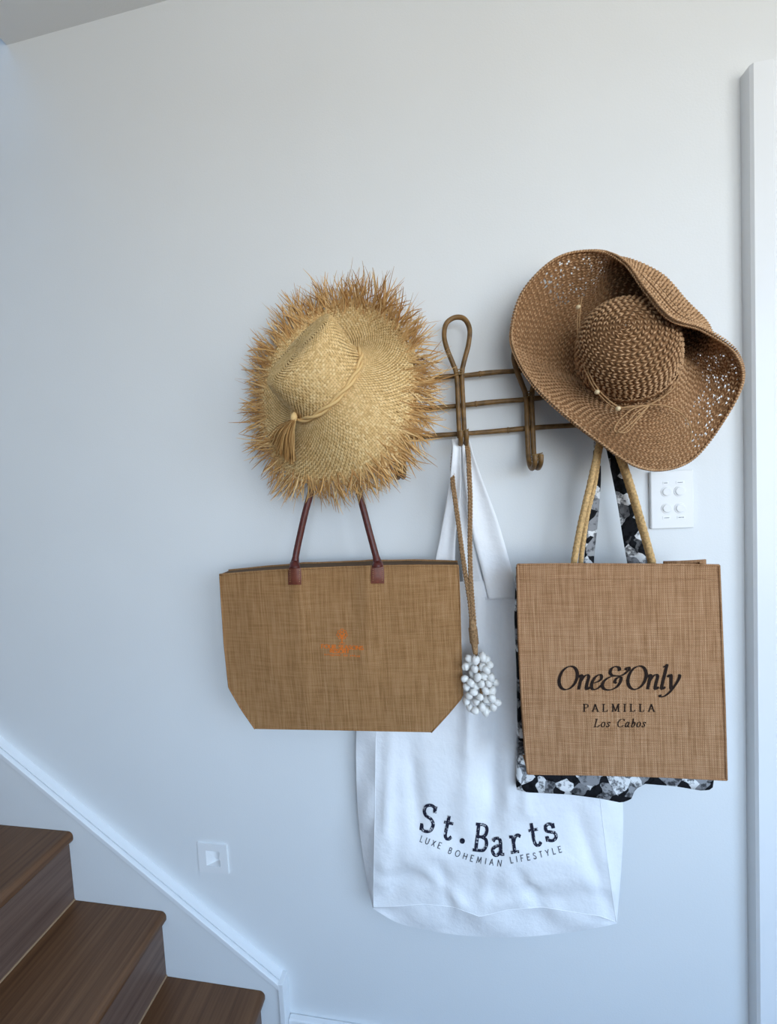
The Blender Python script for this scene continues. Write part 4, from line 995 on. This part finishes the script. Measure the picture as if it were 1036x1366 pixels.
# stations: angle, rim (u, v, y), mid depth / explicit mid (u, v, y)
stn = [(180, (681, 442, -.078), (.018,)), (152, (697, 388, -.070), (.018,)), (128, (742, 344, -.066), (.016,)), (104, (795, 334, -.078), (.022,)), (86, (832, 350, -.120), (822, 356, -.066)),
       (68, (860, 388, -.180), (876, 366, -.060)), (48, (893, 425, -.205), (912, 401, -.066)), (26, (938, 440, -.190), (940, 437, -.085)), (8, (982, 470, -.155), (.034,)), (-12, (990, 512, -.118), (.026,)),
       (-34, (960, 569, -.100), (.018,)), (-55, (924, 612, -.104), (.006,)), (-74, (885, 627, -.116), (-.004,)), (-94, (845, 621, -.128), (-.008,)), (-114, (800, 591, -.132), (-.006,)), (-135, (755, 556, -.122), (.002,)), (-155, (714, 517, -.104), (.010,)), (-170, (689, 478, -.088), (.016,))]
bs, ms, rs = [], [], []
for th, rm, md in stn:
    b_ = ring1(th); r_ = P(*rm); bs.append(b_); rs.append(r_)
    ms.append(P(*md) if len(md) == 3 else (b_+r_)/2+np.array((0, md[0], 0)))
CB = Brim(bs, ms, rs)
def hole(f, t):
    if 0.5 < t < 0.95 and (0.08 < f < 0.20 or 0.44 < f < 0.60): return random.random() > 0.10
    return True
fl1 = 1 if CB.frame(0.7, 0.5)[3][1] < 0 else -1
m = sheet(CB, 380, 60, 0.0, 0, 1.0, fl1, hole); brm = m.build('brim', M_crochet_base, cro_t)
def crochet(surf, rows, t0, t1, flip, pitch, both, name, parent, mat=M_crochet):
    m = MB()
    for j in range(rows):
        t = t0+(t1-t0)*(j+0.5)/rows
        ring_ = [surf.p(k/48, min(t, .999)) for k in range(48)]; L = sum(np.linalg.norm(ring_[k]-ring_[k-1]) for k in range(48)); n_ = max(5, int(L/pitch))
        for k in range(n_):
            f = (k+0.5*(j % 2)+random.uniform(-.08, .08))/n_
            p, df, dt, n = surf.frame(f, min(t, .998)); n = n*flip
            rh = np.linalg.norm(surf.p(f, min(1, t+0.5*(t1-t0)/rows))-surf.p(f, t-0.5*(t1-t0)/rows)); pw = L/n_
            for sg in (1, -1):
                d = nrm(df*1.0+dt*0.42*sg); sd = nrm(np.cross(n, d)); c_ = p+dt*rh*0.21*sg
                if both: m.lobe(c_, d, sd, n, pw*1.12, rh*0.36, 0.0024)
                else: m.lobe(c_+n*0.0004, d, sd, n, pw*1.12, rh*0.36, 0.0026)
    return m.build(name, mat, parent, kind='stuff')
crochet(CB, 17, 0.0, 0.985, fl1, 0.0088, True, 'brim_stitches', brm)
# outer face of the brim: the plain rows that show where it folds over
m = MB()
for j in range(15):
    t = 0.28+0.70*(j+0.5)/15
    for k in range(70):
        f = 0.15+0.34*k/70; p, df, dt, n = CB.frame(f, t); n = -n*fl1; rh = np.linalg.norm(CB.p(f, t+0.023)-CB.p(f, t-0.023)); pw = np.linalg.norm(CB.p(f+0.0024, t)-CB.p(f-0.0024, t))
        for sg in (1, -1):
            d = nrm(df+dt*0.25*sg); m.lobe(p+n*0.0006+dt*rh*0.2*sg, d, nrm(np.cross(n, d)), n, pw*1.25, rh*0.34, 0.0020)
m.build('outer_rows', M_crochet, brm, kind='stuff')
# rim cord
m = MB(); nE = 250
for k in range(nE):
    f = k/nE; p, df, dt, n = CB.frame(f, 0.995); n = n*fl1
    for sg in (1, -1):
        d = nrm(df+n*0.75*sg); m.lobe(p+n*0.0016*sg, d, nrm(np.cross(n, d)), nrm(dt), 0.0080, 0.0048, 0.0024)
        m.lobe(p+n*0.0018*sg, nrm(df+dt*0.5*sg), dt, n*sg, 0.0076, 0.0052, 0.0024)
m.build('rim_edge', M_crochet, cro_t, kind='stuff')
prof = [(-0.014, R1*1.02), (0.0, R1*1.01), (0.014, R1*0.995), (0.028, R1*0.985), (0.042, R1*0.965), (0.055, R1*0.93), (0.067, R1*0.87), (0.077, R1*0.78), (0.085, R1*0.66), (0.091, R1*0.52), (0.095, R1*0.37), (0.0972, R1*0.22), (0.098, R1*0.10), (0.098, 0.001)]
CC = Crown(C1, N1, A1, prof, 0.0, sa=EA, sb=EB)
flc = 1 if (CC.frame(0.25, 0.3)[3] @ (CC.p(0.25, 0.3)-C1)) > 0 else -1
m = sheet(CC, 96, 36, -0.0008, 0, 0.9999, flc); crw = m.build('crown', M_crochet_base, cro_t)
crochet(CC, 13, 0.22, 0.985, flc, 0.0085, False, 'crown_stitches', crw)
# lattice row round the foot of the crown
m = MB()
for j in range(2):
    n_ = 26
    for k in range(n_):
        for q in range(5):
            f = (k+0.5*j)/n_; p, df, dt, n = CC.frame(f, 0.05+0.085*j+0.03); n = n*flc
            a = math.radians(-60+30*q); d = nrm(dt*math.cos(a)+df*math.sin(a)); m.lobe(p+d*0.006+n*0.0008, d, nrm(np.cross(n, d)), n, 0.013, 0.0042, 0.0020)
m.build('lattice_stitches', M_crochet, crw, kind='stuff')
# beaded cord
def cpt1(th, h, extra=0.0035): 
    w = math.radians(th); r = R1*(1.0-0.02*h/0.03)+extra; return C1+N1*h+r*(A1*math.cos(w)+B1*math.sin(w))
for k, (du, dv, dy) in enumerate(((0, 0, 0), (3.0, -2.0, -0.003))):
    q = cr([P(u+du, v+dv, y+dy) for u, v, y in ((773, 398, -.085), (771, 412, -.098), (770, 440, -.108), (776, 480, -.122), (786, 507, -.132), (796, 523, -.138), (810, 537, -.142), (824, 545, -.146), (845, 545, -.148), (866, 540, -.148), (886, 526, -.142), (899, 500, -.132), (906, 470, -.120), (908, 450, -.105))], 8)
    m = MB(); m.tube(q, 0.0011, 6); o = m.build('cord', M_crochet_cord, cro_t)
bead_me = None
for bu, bv, by in ((771, 410, -.099), (796, 523, -.141), (824, 545, -.149), (900, 493, -.134)):
    p = P(bu, bv, by)
    if bead_me is None:
        m = MB()
        for i in range(9):
            t = math.pi*i/8; m.v += [(0.0042*math.sin(t)*math.cos(w), 0.0042*math.sin(t)*math.sin(w), 0.0040*math.cos(t)) for w in np.linspace(0, 2*math.pi, 13)[:-1]]
        for i in range(8):
            for j in range(12): m.f.append((i*12+j, i*12+(j+1) % 12, (i+1)*12+(j+1) % 12, (i+1)*12+j))
        bead_me = bpy.data.meshes.new('bead'); bead_me.from_pydata(m.v, [], m.f); bead_me.polygons.foreach_set('use_smooth', [True]*len(m.f)); bead_me.materials.append(M_bead)
    o = bpy.data.objects.new('bead', bead_me); COL.objects.link(o); o.parent = cro_t; o.location = [float(x) for x in (p-ORG[cro_t.name])]
yb = -0.150
def bow(pts, r=0.0011):
    m = MB(); m.tube(cr([P(u, v, y) for u, v, y in pts], 8), r, 6); m.build('bow_loop', M_crochet_cord, cro_t)
K0 = (866, 540, -0.150)
bow([K0, (845, 545, -.156), (828, 558, -.160), (819, 572, -.158), (826, 577, -.158), (840, 566, -.158), (855, 551, -.155), K0])
bow([K0, (850, 549, -.157), (836, 564, -.160), (824, 575, -.160), (836, 576, -.160), (848, 562, -.158), K0])
bow([K0, (880, 532, -.150), (894, 522, -.148), (900, 515, -.140)])
bow([K0, (885, 541, -.150), (905, 549, -.142), (918, 564, -.132), (922, 582, -.126), (917, 592, -.124)])
bow([K0, (845, 542, -.152), (826, 544, -.150)])
